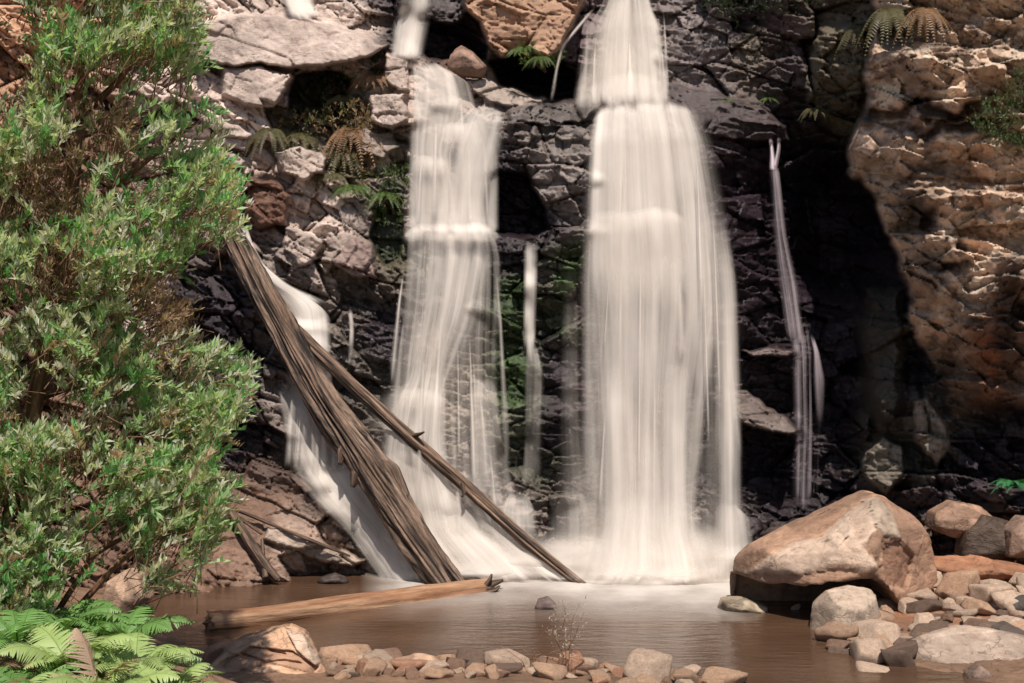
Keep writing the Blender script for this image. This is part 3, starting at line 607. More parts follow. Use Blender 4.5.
# right thin fall in the cave
r = fall("waterfall", 800, 510, 16.4, "slim violet tinted waterfall in the dark recess on the right")
curtain(r, "strand", [(138,768,773,16.9,.9),(155,769,775,16.85,1),(170,768,778,16.8,1)], 0.9, 51, M_FALLP, side=.4, top=.1, bot=.05, gap=.1)
curtain(r, "strand", [(136,776,781,16.9,.9),(150,775,781,16.85,1),(168,770,778,16.8,1)], 0.9, 52, M_FALLP, side=.4, top=.1, bot=.1, gap=.1)
curtain(r, "strand", [(166,768,780,16.8,1),(230,772,787,16.7,.95),(290,778,800,16.65,.9),(345,786,806,16.6,.8)], 0.62, 53, M_FALLP, off=.03, side=.3, top=.03, bot=.1, gap=.1)
curtain(r, "strand", [(300,786,812,16.6,.5),(350,790,822,16.55,.6),(420,792,822,16.5,.45),(510,790,820,16.4,.3)], 0.5, 54, M_FALLP, off=.05, side=.3, top=.1, bot=.1, gap=.1)
curtain(r, "strand", [(334,808,814,16.55,.8),(352,812,820,16.5,.9),(380,812,826,16.5,.7),(440,816,824,16.5,.2)], 0.8, 55, M_FALLP, off=.06, side=.4, top=.1, bot=.3, gap=.1)
own(r)

r = fall("waterfall", 551, 98, 17.0, "narrow ribbon of water over the dark hollow beside the upper fall")
curtain(r, "ribbon", [(6,592,600,17.3,.8),(25,576,584,17.1,1),(40,564,571,16.9,1),(48,559,565,16.85,1),(70,554,559,16.8,1),(101,548,555,16.7,.7)], 0.8, 61, side=.4, top=.1, bot=.15, gap=.06)
own(r)
r = fall("waterfall", 303, 20, 16.6, "short white spill at the top left above the pale slab")
curtain(r, "spill", [(-50,276,300,17.6,1),(0,282,314,17.2,1),(20,290,322,16.9,1)], 0.95, 62, side=.2, top=0, bot=.15, gap=.06)
curtain(r, "spill", [(-50,280,300,17.6,1),(0,286,312,17.2,1),(22,294,320,16.9,1)], 0.8, 63, off=.05, side=.3, top=0, bot=.15, gap=.06)
own(r)

n = NT("mist")
pos = n.n("ShaderNodeNewGeometry").outputs["Position"]; dn_ = n.n("ShaderNodeAttribute", attribute_name="dens").outputs["Fac"]
nz = n.noise(n.mapping(pos, (1.2, 1.2, 2.2)), 1.6, 4, 0.5)
al = n.math('MULTIPLY', dn_, n.math('ADD', 0.25, n.math('MULTIPLY', nz, 1.4)), clamp=True)
d = n.n("ShaderNodeBsdfDiffuse"); d.inputs[0].default_value = (.83, .775, .72, 1)
t = n.n("ShaderNodeBsdfTranslucent"); t.inputs[0].default_value = (.83, .775, .72, 1)
mm_ = n.n("ShaderNodeMixShader"); mm_.inputs[0].default_value = .4; n.l(d.outputs[0], mm_.inputs[1]); n.l(t.outputs[0], mm_.inputs[2])
tr_ = n.n("ShaderNodeBsdfTransparent"); m2 = n.n("ShaderNodeMixShader"); n.l(al, m2.inputs[0]); n.l(tr_.outputs[0], m2.inputs[1]); n.l(mm_.outputs[0], m2.inputs[2])
n.l(m2.outputs[0], n.out.inputs[0]); M_MIST = n.m

# foam sheet where the falls meet the pool
fx = np.linspace(360, 770, 140); fy = np.linspace(560, 622, 60); FX, FY = np.meshgrid(fx, fy)
shore = np.interp(FX, [360, 400, 480, 540, 600, 740, 770], [564, 572, 571, 572, 578, 582, 580])
dn = np.exp(-(np.clip(FY - shore, 0, 99) / 27.0) ** 2.0) * np.interp(FX, [360, 385, 410, 470, 520, 570, 735, 765], [0, .5, .9, .95, .7, .95, .95, 0])
dn = dn * (0.8 + 0.35 * fbm(FX / 30, FY / 8, 501, 4))
FYY = water_Y(FY); Zf = 0.006 + 0.05 * np.clip(dn, 0, 1) ** 3
Vf = np.stack([(FX - CX) / F * FYY, FYY, Zf], -1).reshape(-1, 3)
dn_f = dn
me = mesh_np("foam", Vf, grid_quads(60, 140), None, {"dens": np.clip(dn * 1.4, 0, 1).ravel()}, np.stack([Vf[:, 1] * .6, Vf[:, 0] * .6], -1))
tag(link("foam", me, M_MIST, smooth=True), "soft white foam on the pool where the falls land", "foam", None, "stuff")

AV = []; AQ = []; AD = []; o_ = 0
def puff(cx, cy, rx, ry, Y, dens, seed):
    """one soft billow of spray: a shallow dome standing on the pool"""
    global o_
    a = np.linspace(-1, 1, 28); A, B = np.meshgrid(a, a); r2 = A * A + B * B
    Yd = Y + .35 * r2 + .08 * fbm(A * 1.5, B * 1.5, seed, 3)
    px = cx + A * rx; py = cy + B * ry
    AV.append(np.stack([(px - CX) / F * Yd, Yd, EYE - (py - CY) / F * Yd], -1).reshape(-1, 3)); AQ.append(grid_quads(28, 28) + o_); o_ += 784
    AD.append((dens * 1.6 * sstep(1, 0.0, np.sqrt(r2))).ravel())
for q in [(645,572,120,46,14.7,.6,1),(600,566,60,44,14.9,.5,2),(680,564,66,50,14.85,.5,3),(640,540,90,60,15.0,.3,4),(470,560,90,36,14.85,.55,5),(430,545,60,50,15.0,.5,6),(520,566,60,30,14.7,.45,7),
          (405,440,46,60,15.35,.5,8),(640,480,90,110,15.1,.22,9),(600,500,50,60,15.2,.25,13),(560,565,60,40,14.85,.45,14),(500,560,60,44,14.9,.45,15),(700,560,50,40,14.8,.45,16),(430,500,50,60,15.1,.35,17),(720,570,44,26,14.8,.4,10),(395,560,36,24,14.95,.4,11),(455,530,60,60,15.05,.35,12),(650,580,110,20,14.45,.55,21),(470,574,90,20,14.6,.5,22)]:
    puff(*q)
me = mesh_np("mist", np.concatenate(AV), np.concatenate(AQ), None, {"dens": np.concatenate(AD)})
tag(link("mist", me, M_MIST, smooth=True), "soft white spray hanging where the falls hit the rocks and pool", "spray", None, "stuff")

# ------------------------------------------------------------------ rocks
def ico(sub):
    bm = bmesh.new(); bmesh.ops.create_icosphere(bm, subdivisions=sub, radius=1)
    V = np.array([v.co[:] for v in bm.verts]); Fc = np.array([[v.index for v in f.verts] for f in bm.faces]); bm.free()
    return V, Fc
ICO = {k: ico(k) for k in (3, 4, 5, 6)}
def n3(V, f, s):   # cheap 3-D noise from three planes
    return (fbm(V[:, 0] * f + s, V[:, 1] * f + V[:, 2] * f * .6, int(s) + 1, 4, .55) + fbm(V[:, 1] * f - s, V[:, 2] * f - V[:, 0] * f * .5, int(s) + 2, 4, .55)) * .5
FIDX = [None]
def facet_rock(planes, sub, seed, rough=0.03, size=1.0, sharp=90.0):
    V, Fc = ICO[sub]; N = np.array([p[0] for p in planes], float); N /= np.linalg.norm(N, axis=1)[:, None]; d = np.array([p[1] for p in planes], float)
    dots = V @ N.T; rr = np.where(dots > 1e-3, d[None] / np.maximum(dots, 1e-3), 1e9)
    k = sharp / size
    rmin = rr.min(1); soft = rmin - np.log(np.exp(-np.clip((rr - rmin[:, None]) * k, 0, 40)).sum(1)) / k
    W = V * soft[:, None]; FIDX[0] = rr.argmin(1)
    W = W + V * (rough * size * (n3(W / size, 2.2, seed) + .5 * n3(W / size, 7, seed + 3) + .25 * n3(W / size, 20, seed + 7)))[:, None]
    return W, Fc
def outline_rock(name, pts, Y, depth, seed, col, label, cat="rock", wet=0.15, front=None, sub=6, rough=0.03, mat=None, group=None, tiltback=0.25, chips=12, chipd=.018, cave=None, clo=.84, chi=.98, bevel=True, thr=None, patches=None, cracks=None):
    pa = np.array([tuple(P(a, b, Y))for a, b in pts]); c = pa.mean(0); c[1] = Y
    q = pa[:, [0, 2]] - c[[0, 2]]
    area = sum(q[i][0] * q[(i + 1) % len(q)][1] - q[(i + 1) % len(q)][0] * q[i][1] for i in range(len(q)))
    if area < 0: q = q[::-1]
    planes = []
    for i in range(len(q)):
        a, b = q[i], q[(i + 1) % len(q)]; e = b - a; nn = np.array([e[1], -e[0]]); L = np.linalg.norm(nn)
        if L < 1e-6: continue
        nn /= L; dd = nn @ a
        planes.append(((nn[0], 0, nn[1]), dd)); 
        fr = random.Random(seed * 31 + i)
        if not bevel: planes.append(((nn[0], .25, nn[1]), dd * .93 + .1 * depth)); continue
        planes.append(((nn[0], -0.55 - .3 * fr.random(), nn[1]), dd * (1.0 + .12 * fr.random()) / math.hypot(1, .7) + .25 * depth))
        planes.append(((nn[0], 0.7, nn[1]), dd * .9 + .2 * depth))
    for (nx, ny, nz, k) in ([] if thr else front or [(0.15, -1, 0.35, 1.0), (-0.4, -1, 0.1, 1.0)]):
        planes.append(((nx, ny, nz), depth * k))
    for (nv_, (qx, qy, qd)) in (thr or []):
        nv_ = np.array(nv_, float); nv_ /= np.linalg.norm(nv_); planes.append((nv_, float(nv_ @ (np.array(tuple(P(qx, qy, Y))) * [1, 0, 1] - c * [1, 0, 1] + [0, qd, 0]))))
    planes.append(((0, 1, 0), depth))
    size = max(np.ptp(q[:, 0]), np.ptp(q[:, 1]))
    W0, _ = facet_rock(planes, 3, seed, 0, size); cr = np.random.default_rng(seed + 777)
    for i in range(chips):
        v = cr.normal(size=3); v[1] = -abs(v[1]) * .8; v /= np.linalg.norm(v)
        if abs(v[1]) < .25: continue
        planes.append((v, (W0 @ v).max() * cr.uniform(clo, chi)))
    W, Fc = facet_rock(planes, sub, seed, rough, size, 260.0); fid = FIDX[0]
    _, _, hh, h2_, h3_, ex_, ey_ = voronoi(W[:, 0] / size + .3 * W[:, 1] / size, W[:, 2] / size + .2 * W[:, 1] / size, .26, .17, .35, seed + 5)
    _, _, ha, hb, hc, ea, eb = voronoi(W[:, 0] / size + .3 * W[:, 1] / size, W[:, 2] / size + .2 * W[:, 1] / size, .09, .055, -.3, seed + 6)
    VN = W / np.linalg.norm(W, axis=1)[:, None]
    W = W + VN * (size * chipd * ((hh - .5) * .6 + ex_ * (h2_ - .5) + ey_ * (h3_ - .5) + .3 * (ha - .5) + .4 * (ea * (hb - .5) + eb * (hc - .5))))[:, None]
    if cave:   # hollow worn under the front of the rock
        xx, zz = zip(*[(P(a, b, Y)[0] - c[0], P(a, b, Y)[2] - c[2]) for a, b in cave])
        za = np.interp(W[:, 0], xx, zz, left=-9, right=-9); t_ = sstep(0, .05, za - W[:, 2])
        W[:, 1] = np.where(W[:, 1] < .45 * depth, W[:, 1] * (1 - t_) + (.55 * depth + .1 * W[:, 1]) * t_, W[:, 1])
    ftab = np.random.default_rng(seed + 55).uniform(.62, 1.32, len(planes)); fcv = ftab[fid] * (.86 + .2 * h2_ + .12 * hb)
    colr = np.array(col) * fcv[:, None] * (1 + .25 * n3(W / size, 3, seed + 11)[:, None] + .1 * n3(W / size, 11, seed + 15)[:, None])
    pxs = CX + (W[:, 0] + c[0]) / (Y + W[:, 1]) * F; pys = CY - (W[:, 2] + c[2] - EYE) / (Y + W[:, 1]) * F
    wob_ = 2.0 * n3(W / size, 9, seed + 21)
    front_ = W[:, 1] < .1 * depth
    inw = np.array([0, 1.0, -.1])
    for (pl_, push_, pc_) in (patches or []):
        mk = sstep(-.7, .7, poly_sd(pxs + wob_, pys + wob_, pl_)) * front_
        sd_ = poly_sd(pxs + wob_, pys + wob_, pl_); W = W + inw * (mk * push_)[:, None]; W = W + inw * (.03 * np.exp(-(sd_ / 1.1) ** 2) * front_)[:, None]
        if pc_ is not None: colr = colr * (1 - mk[:, None]) + np.array(pc_) * (.8 + .4 * (fcv / fcv.mean() - .6))[:, None] * mk[:, None]
    for cr_ in (cracks or []):
        dmin = np.full(len(W), 99.0)
        for (ax, ay), (bx, by) in zip(cr_, cr_[1:]):
            tt = np.clip(((pxs - ax) * (bx - ax) + (pys - ay) * (by - ay)) / ((bx - ax) ** 2 + (by - ay) ** 2), 0, 1)
            dmin = np.minimum(dmin, np.hypot(pxs + 1.5 * wob_ - ax - tt * (bx - ax), pys + 1.5 * wob_ - ay - tt * (by - ay)))
        g_ = (1 - sstep(.5, 2.2, dmin)) * front_
        W = W + inw * (.035 * g_)[:, None]
    me = mesh_np(name, W, Fc, np.clip(colr, .01, .7), {"wet": np.full(len(W), wet)})
    o = link(name, me, M_ROCK, smooth=True); o.location = c
    return tag(o, label, cat, group)

outline_rock("boulder", [(735,612),(737,562),(752,548),(790,528),(868,492),(884,496),(908,514),(930,548),(934,580),(914,606),(860,625),(780,622)], 13.3, 0.85, 3, (.29,.18,.12),
             "largest tan boulder overhanging the pool's right edge with dark underside", "boulder", .1,
             [(-0.1,-0.55,0.9,.62),(0.55,-0.9,0.25,.80),(-0.5,-0.75,0.75,.62),(0.1,-1,0.25,.78)], rough=.028, chips=16, chipd=.02, clo=.85, chi=.96, bevel=False,
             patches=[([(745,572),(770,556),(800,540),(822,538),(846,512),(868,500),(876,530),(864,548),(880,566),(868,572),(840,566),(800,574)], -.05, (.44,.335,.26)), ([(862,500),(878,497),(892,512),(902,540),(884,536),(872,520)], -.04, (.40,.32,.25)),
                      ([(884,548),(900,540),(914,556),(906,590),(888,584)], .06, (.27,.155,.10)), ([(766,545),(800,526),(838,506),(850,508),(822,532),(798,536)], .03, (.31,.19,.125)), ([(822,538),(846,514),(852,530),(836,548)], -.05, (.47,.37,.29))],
             cracks=[[(884,542),(900,556),(914,566)], [(842,522),(838,532),(822,544),(800,548),(780,560)], [(864,548),(880,566),(886,590)], [(838,532),(850,550),(852,566)], [(884,540),(880,560)]],
             thr=[((-.42,-.42,.80),(800,530,-.55)),((-.25,-.93,.28),(820,556,-.78)),((.25,-.9,.4),(868,540,-.75)),((.78,-.6,.15),(902,556,-.45)),((.1,-.75,-.6),(880,585,-.6)),((.5,-.45,.75),(892,512,-.25)),((-.8,-.55,.1),(752,575,-.4))], cave=[(725,574),(760,577),(790,573),(820,567),(850,565),(868,574),(884,596),(896,640)])
outline_rock("boulder", [(811,640),(814,606),(828,592),(852,586),(872,590),(878,612),(876,642)], 12.35, 0.3, 5, (.40,.32,.25), "pale squared block standing in water under the largest boulder", "boulder", .2, None, 5, bevel=False, chips=8, chipd=.015, thr=[((-.35,-.93,.12),(838,610,-.3)),((.75,-.65,.1),(866,610,-.22)),((0,-.4,.9),(845,592,-.1)),((-.9,-.4,.1),(818,615,-.1))])
outline_rock("boulder", [(896,652),(925,640),(962,628),(1010,634),(1060,646),(1060,705),(985,696),(930,674),(905,664)], 11.3, 0.45, 7, (.38,.30,.24), "broad pale flat slab on the shore at the bottom right corner", "boulder", .08, [(0,-.45,1,.35),(.3,-1,.3,.9)], 6, .022)
outline_rock("boulder", [(192,700),(206,666),(238,640),(288,627),(304,634),(318,656),(330,678),(330,705)], 10.4, 0.45, 9, (.42,.27,.175), "large tan angular boulder at the bottom left beside the ferns", "boulder", .05, None, 6, .04, bevel=False, chips=12, chipd=.02, patches=[([(215,668),(250,648),(292,652),(318,668),(312,676),(270,664),(240,672)], .03, (.36,.22,.145)), ([(286,630),(304,634),(322,662),(316,668),(296,650)], -.03, (.52,.40,.31))], cracks=[[(240,655),(262,662),(280,661),(300,664)],[(262,645),(272,652),(284,655)],[(225,676),(250,672),(262,680)]], thr=[((-.3,-.5,.8),(240,652,-.15)),((.15,-.75,.65),(285,655,-.2)),((.8,-.5,.3),(320,670,-.1)),((-.1,-.95,.2),(265,675,-.38))])
outline_rock("boulder", [(106,598),(110,580),(128,569),(142,574),(152,596),(140,616),(118,618)], 13.0, 0.25, 13, (.44,.30,.21), "tan wedge rock at the water's edge under the leafy shrub", "boulder", .1, None, 5)
outline_rock("boulder", [(316,584),(320,577),(334,573),(346,577),(350,584)], 14.75, 0.12, 15, (.06,.045,.04), "low dark wet rock in the water left of the thick log", "rock", .8, None, 4)
outline_rock("boulder", [(718,612),(722,598),(742,597),(766,606),(768,616)], 13.25, 0.2, 17, (.30,.25,.18), "flat greenish grey rock at the left tip of the largest boulder", "rock", .3, None, 4)
outline_rock("boulder", [(534,610),(538,599),(548,596),(556,604),(556,611)], 13.3, 0.08, 19, (.16,.12,.11), "lone small rock poking out of the middle of the pool", "rock", .4, None, 4)
outline_rock("boulder", [(928,528),(932,512),(950,501),(980,506),(994,518),(992,532),(950,536)], 14.2, 0.3, 21, (.30,.19,.13), "rounded brown boulder behind the largest boulder at the cliff foot", "boulder", .2, None, 5)
outline_rock("boulder", [(958,556),(962,530),(980,514),(1006,520),(1016,545),(1010,560)], 14.0, 0.3, 23, (.075,.052,.038), "dark wet boulder beside the rounded brown one at the cliff foot", "boulder", .4, None, 5)
outline_rock("boulder", [(1004,555),(1006,530),(1020,516),(1050,520),(1060,560)], 13.7, 0.3, 25, (.22,.15,.11), "brown boulder cut by the right picture edge below the fern", "boulder", .2, None, 5)
outline_rock("boulder", [(928,566),(940,556),(985,560),(1030,566),(1030,578),(960,576)], 13.4, 0.25, 27, (.27,.13,.07), "low orange rock shelf on the muddy right bank", "rock", .2, [(0,-.3,1,.2)], 5, rough=.06, chipd=.06)
outline_rock("boulder", [(998,612),(1002,600),(1020,594),(1040,600),(1040,616)], 12.3, 0.15, 28, (.06,.05,.045), "dark angular stone at the right edge above the pale slab", "rock", .3, None, 4)
outline_rock("boulder", [(988,640),(992,628),(1006,622),(1026,632),(1024,648)], 11.6, 0.15, 29, (.09,.07,.06), "dark pointed stone resting against the back of the pale slab", "rock", .2, None, 4)
outline_rock("boulder", [(960,700),(966,672),(978,664),(990,672),(994,700)], 10.6, 0.12, 30, (.20,.14,.11), "small brown pointed stone in front of the pale slab", "rock", .2, None, 4)
outline_rock("boulder", [(392,690),(396,664),(414,655),(432,657),(446,668),(448,690)], 10.55, 0.2, 31, (.42,.28,.19), "smooth rounded tan stone, biggest of the front shore row", "rock", .05, None, 4)
outline_rock("boulder", [(700,512),(712,500),(730,504),(756,520),(770,532),(750,545),(706,545)], 15.5, 0.2, 33, (.05,.04,.042), "dark wet rocks at the right foot of the widest fall", "rock", .8, None, 5, rough=.09, chipd=.14, chips=30)
outline_rock("boulder", [(756,548),(762,534),(780,524),(800,528),(806,548)], 15.3, 0.2, 34, (.07,.055,.05), "dark wet rock between the widest fall and largest boulder", "rock", .8, None, 5, rough=.09, chipd=.14, chips=30)
outline_rock("boulder", [(544,520),(548,496),(566,486),(590,494),(604,520),(606,560),(546,560)], 15.75, 0.25, 35, (.07,.06,.052), "dark wet boulder at the foot left of the widest fall", "boulder", .9, None, 5, rough=.09, chipd=.14, chips=30)
outline_rock("boulder", [(447,68),(450,54),(462,47),(474,54),(487,68),(482,78),(462,76)], 16.9, 0.25, 37, (.24,.155,.115), "reddish triangular boulder lodged in the dark hollow near the top", "boulder", .3, None, 5, rough=.04)
outline_rock("boulder", [(446,583),(450,574),(470,570),(486,574),(482,582)], 14.7, 0.12, 39, (.08,.06,.05), "dark low rock at the foot of the thick leaning log", "rock", .8, None, 4)
outline_rock("boulder", [(200,668),(206,648),(222,640),(246,644),(244,660)], 10.95, 0.15, 41, (.36,.20,.12), "reddish rock under the near end of the floating log", "rock", .15, None, 4)

# loose stones
STONES = []
for k in range(14):
    rr_ = np.random.default_rng(900 + k); pl = []
    el = rr_.uniform(.28, .58)
    for i in range(11):
        v = rr_.normal(size=3); v /= np.linalg.norm(v)
        pl.append((v, 1.0 / math.sqrt((v[0] / 1.0) ** 2 * 1 + (v[1] / .8) ** 2 + (v[2] / el) ** 2) * rr_.uniform(.8, 1.0)))
    W, Fc = facet_rock(pl + [((0, 0, 1), el), ((0, 0, -1), el), ((1, 0, 0), 1.1), ((-1, 0, 0), 1.1), ((0, 1, 0), .9), ((0, -1, 0), .9)], 4, 50 + k, 0.03, 1.6)
    m_ = mesh_np("stone", W, Fc); m_.materials.append(M_STONE); m_.polygons.foreach_set("use_smooth", np.ones(len(m_.polygons), bool)); STONES.append(m_)
SC = {'tan': (.38, .25, .165), 'pale': (.45, .34, .255), 'brown': (.21, .13, .09), 'dark': (.14, .095, .07), 'rust': (.36, .20, .125)}
def stone(x, y, s, tone, label, group, sink=.35, z=None):
    o = bpy.data.objects.new("stone", random.choice(STONES)); C.objects.link(o)
    zz = float(ground_z(np.array([x]), np.array([y]))[0]) if z is None else z
    sz = s * random.uniform(.75, 1.1)
    o.scale = (s, s * random.uniform(.7, 1), sz); o.rotation_euler = (random.uniform(-.3, .3), random.uniform(-.3, .3), random.uniform(0, 6.28))
    o.location = (x, y, zz + sz * .55 * (1 - 2 * sink) + .0)
    c = SC[tone]; j = random.uniform(.8, 1.15); o.color = (c[0] * j, c[1] * j, c[2] * j, random.uniform(.7, .95))
    tag(o, label, "stone", group)
placed = []
def try_place(x, y, s, sep=.75):
    for (a, b, c) in placed:
        if (a - x) ** 2 + (b - y) ** 2 < (sep * (s + c)) ** 2: return False
    placed.append((x, y, s)); return True
placed += [(-1.85, 10.4, .42), (-.68, 10.55, .17)]
cnt = 0
for it in range(2500):                         # front shore row
    if cnt >= 115: break
    px = random.uniform(325, 725); Y = random.uniform(9.9, 11.05) - (.45 * max(0, (px - 560) / 160))
    x = (px - CX) / F * Y; s = random.choice([.05, .06, .08, .10, .13, .17, .22])
    if float(ground_z(np.array([x]), np.array([Y]), False)[0]) < -.03: continue
    if not try_place(x, Y, s, .58): continue
    tone = random.choices(['tan', 'pale', 'rust', 'brown', 'dark'], [5, 3, 2, 2, .6])[0]
    big = s > .1
    stone(x, Y, s, tone, {'tan': 'tan', 'pale': 'pale', 'rust': 'rust orange', 'brown': 'brown', 'dark': 'dark'}[tone] + (" rounded stone" if big else " small pebble") + " on the front shore of the pool",
          ("larger " if big else "small ") + tone + " stones along the front shore", .3)
    cnt += 1
cnt = 0
placed += [(3.4, 12.35, .3), (4.0, 11.3, .62), (3.1, 13.2, .55)]
for it in range(5000):                         # rubble of the right bank
    if cnt >= 175: break
    px = random.uniform(832, 1045); py = random.uniform(572, 672)
    if py > 640 + (px - 832) * .25 or (px > 905 and py > 628): continue
    Y = water_Y(py, .2); x = (px - CX) / F * Y; s = random.choice([.07, .09, .11, .14, .19, .22, .26])
    if px > 925 and py < 596 and random.random() < .93: continue
    if not try_place(x, Y, s, .46): continue
    tone = random.choices(['tan', 'pale', 'brown', 'dark'], [3, 5, 1.5, 2])[0]; big = s > .12
    stone(x, Y, s, tone, {'tan': 'tan', 'pale': 'pale grey', 'brown': 'brown', 'dark': 'dark'}[tone] + (" angular stone" if big else " small stone") + " in the rubble right of the pool",
          ("larger " if big else "small ") + tone + " stones of the right bank rubble", .3)
    cnt += 1
for (px, py, s, tone, lb) in [(842, 645, .17, 'brown', "brown flat stone, last of the rubble at the water's edge"), (862, 648, .12, 'pale', "pale stone touching the water right of the squared block"), (795, 606, .05, 'pale', "tiny pale stone in the water under the largest boulder"),
                              (240, 468, .0, 'tan', "")]:
    if s: Y = water_Y(py, .03); stone((px - CX) / F * Y, Y, s, tone, lb, None, .3, 0.0)

# ------------------------------------------------------------------ logs
def tube(name, path, radii, parent, mat, nring=90, nseg=40, bark=0.0, lump=0.0, seed=0, flat=1.0, endjag=0.0):
    path = [Vector(p) for p in path]; cum = [0]
    for a, b in zip(path, path[1:]): cum.append(cum[-1] + (b - a).length)
    L = cum[-1]; s = np.linspace(0, L, nring)
    pp = np.stack([np.interp(s, cum, [p[k] for p in path]) for k in range(3)], -1)
    kw = max(1, nring // 14); ker = np.ones(2 * kw + 1) / (2 * kw + 1)
    for k in range(3):
        e = pp[:, k]; pad = np.concatenate([2 * e[0] - e[kw:0:-1], e, 2 * e[-1] - e[-2:-kw - 2:-1]]); pp[:, k] = np.convolve(pad, ker, 'valid')
    rad = np.interp(s, np.array(cum), radii)
    T = np.gradient(pp, axis=0); T /= np.linalg.norm(T, axis=1)[:, None]
    up = np.array([0, 1.0, 0]) if abs(T[:, 1].mean()) < .8 else np.array([0, 0, 1.0])
    A = np.cross(T, up); A /= np.linalg.norm(A, axis=1)[:, None]; B = np.cross(T, A)
    th = np.linspace(0, 2 * np.pi, nseg, endpoint=False)
    TH, S = np.meshgrid(th, s)
    cyc = np.cos(TH), np.sin(TH)
    f = lambda fr, fs, sd: fbm(cyc[0] * fr + 5 + S * fs * .6, cyc[1] * fr + S * fs, sd, 4, .55)
    rdg = 1 - np.abs(f(3.6, .42, seed)) * 2.4
    R = rad[:, None] * (1 + lump * f(1.1, 1.1, seed + 3)) + bark * (rdg - .5) + bark * .45 * f(9, 1.8, seed + 7)
    if endjag:
        j = endjag * (fbm(cyc[0] * 4 + 3, cyc[1] * 4, seed + 9, 3)) ; wgt = np.exp(-S / (L * .02)) ; S2 = j * wgt
    else: S2 = 0 * S
    V = pp[:, None, :] + A[:, None] * (R * cyc[0])[..., None] + B[:, None] * (R * cyc[1] * flat)[..., None] + T[:, None] * S2[..., None]
    V = V.reshape(-1, 3); Q = []
    i = np.arange(nring - 1)[:, None] * nseg; j = np.arange(nseg)[None]; j2 = (j + 1) % nseg
    Q = np.stack([i + j, i + j2, i + nseg + j2, i + nseg + j], -1).reshape(-1, 4)
    V = np.vstack([V, pp[0] + T[0] * .3 * rad[0], pp[-1] + T[-1] * .05 * rad[-1]])
    n0 = nring * nseg; jj = np.arange(nseg); jn = (jj + 1) % nseg
    capA = np.stack([np.full(nseg, n0), jn, jj, jj], -1); capB = np.stack([np.full(nseg, n0 + 1), (nring - 1) * nseg + jj, (nring - 1) * nseg + jn, (nring - 1) * nseg + jn], -1)
    uvr = rad.mean()
    me = bpy.data.meshes.new(name)
    faces = Q.tolist() + capA[:, :3].tolist() + capB[:, :3].tolist()
    me.from_pydata(V.tolist(), [], faces); me.update()
    ul = me.uv_layers.new(name="UVMap")
    # mirrored around the stem so that no seam shows
    uu = np.append((np.abs(TH - np.pi) * uvr).ravel(), [0, 0]); vv = np.append(S.ravel(), [0, L])
    vi = np.zeros(len(me.loops), int); me.loops.foreach_get("vertex_index", vi)
    ul.data.foreach_set("uv", np.stack([uu[vi], vv[vi]], -1).ravel().astype(np.float32))
    return link(name, me, mat, parent, smooth=True)

big = empty("fallen_log", P(446, 590, 14.85)); tag(big, "thick rough barked dead trunk leaning from cliff ledge into the pool", "log")
tube("trunk", [P(226,222,15.95),P(237,242,15.85),P(255,280,15.6),P(283,330,15.4),P(320,396,15.2),P(370,470,14.95),P(418,540,14.68),P(444,577,14.55),P(464,606,14.45)], [.10,.115,.13,.15,.165,.18,.165,.15,.145], big, M_LOG, 420, 150, bark=.045, lump=.36, seed=5, flat=.85, endjag=.5)
tube("branch_stub", [P(348,436,15.08),P(342,452,15.0),P(340,464,14.95)], [.08,.06,.02], big, M_LOG, 30, 20, bark=.02, lump=.2, seed=8)
tube("branch_stub", [P(364,462,14.98),P(357,476,14.92),P(353,487,14.88)], [.09,.07,.02], big, M_LOG, 30, 20, bark=.02, lump=.2, seed=9)
tube("branch_stub", [P(376,456,15.0),P(390,472,14.9),P(404,498,14.85)], [.05,.10,.06], big, M_LOG, 30, 20, bark=.02, lump=.2, seed=19)
own(big)
thin = empty("fallen_log", P(578, 582, 14.9)); tag(thin, "slender bare pole log leaning across behind the thick one", "log")
tube("trunk", [P(292,326,15.55),P(330,364,15.35),P(400,428,15.2),P(470,490,15.05),P(530,544,14.8),P(584,587,14.6)], [.055,.068,.068,.062,.056,.045], thin, M_LOG2, 220, 40, bark=.022, lump=.26, seed=15)
tube("branch_stub", [P(462,484,15.02),P(464,493,14.95),P(462,497,14.92)], [.03,.018,.01], thin, M_LOG2, 16, 10, bark=.004, seed=16)
tube("branch_stub", [P(412,436,15.15),P(420,434,15.05),P(424,432,15.0)], [.035,.02,.01], thin, M_LOG2, 16, 10, bark=.004, seed=17)
own(thin)
fl = empty("fallen_log", P(350, 612, 13.2)); tag(fl, "smooth tan log lying low across the pool at the left", "log")
tube("trunk", [P(208,622,12.35),P(260,618,12.6),P(340,607,13.25),P(420,598,13.8),P(488,588,14.3)], [.10,.10,.115,.115,.09], fl, M_FLOAT, 160, 40, bark=.008, lump=.16, seed=25, endjag=.08)
tube("broken_tip", [P(482,592,14.25),P(492,584,14.25),P(503,580,14.3)], [.06,.035,.01], fl, M_LOG, 20, 12, bark=.012, seed=26)
tube("broken_tip", [P(482,592,14.25),P(490,580,14.2),P(492,574,14.2)], [.05,.025,.01], fl, M_LOG, 20, 12, bark=.012, seed=27)
tube("broken_tip", [P(484,594,14.2),P(496,590,14.15),P(500,586,14.2)], [.05,.025,.01], fl, M_LOG, 20, 12, bark=.012, seed=28)
own(fl)
def D_(px, py, o=.1): return P(px, py, float(env(px, py)) - o)
br = empty("dead_branch", D_(275, 578)); tag(br, "forked dry brown branch lying on the rocky left bank", "branch")
tube("stem", [D_(222,498),D_(236,520),D_(252,545),D_(266,566),D_(278,580)], [.035,.045,.05,.045,.04], br, M_LOG2, 60, 16, bark=.01, lump=.2, seed=35)
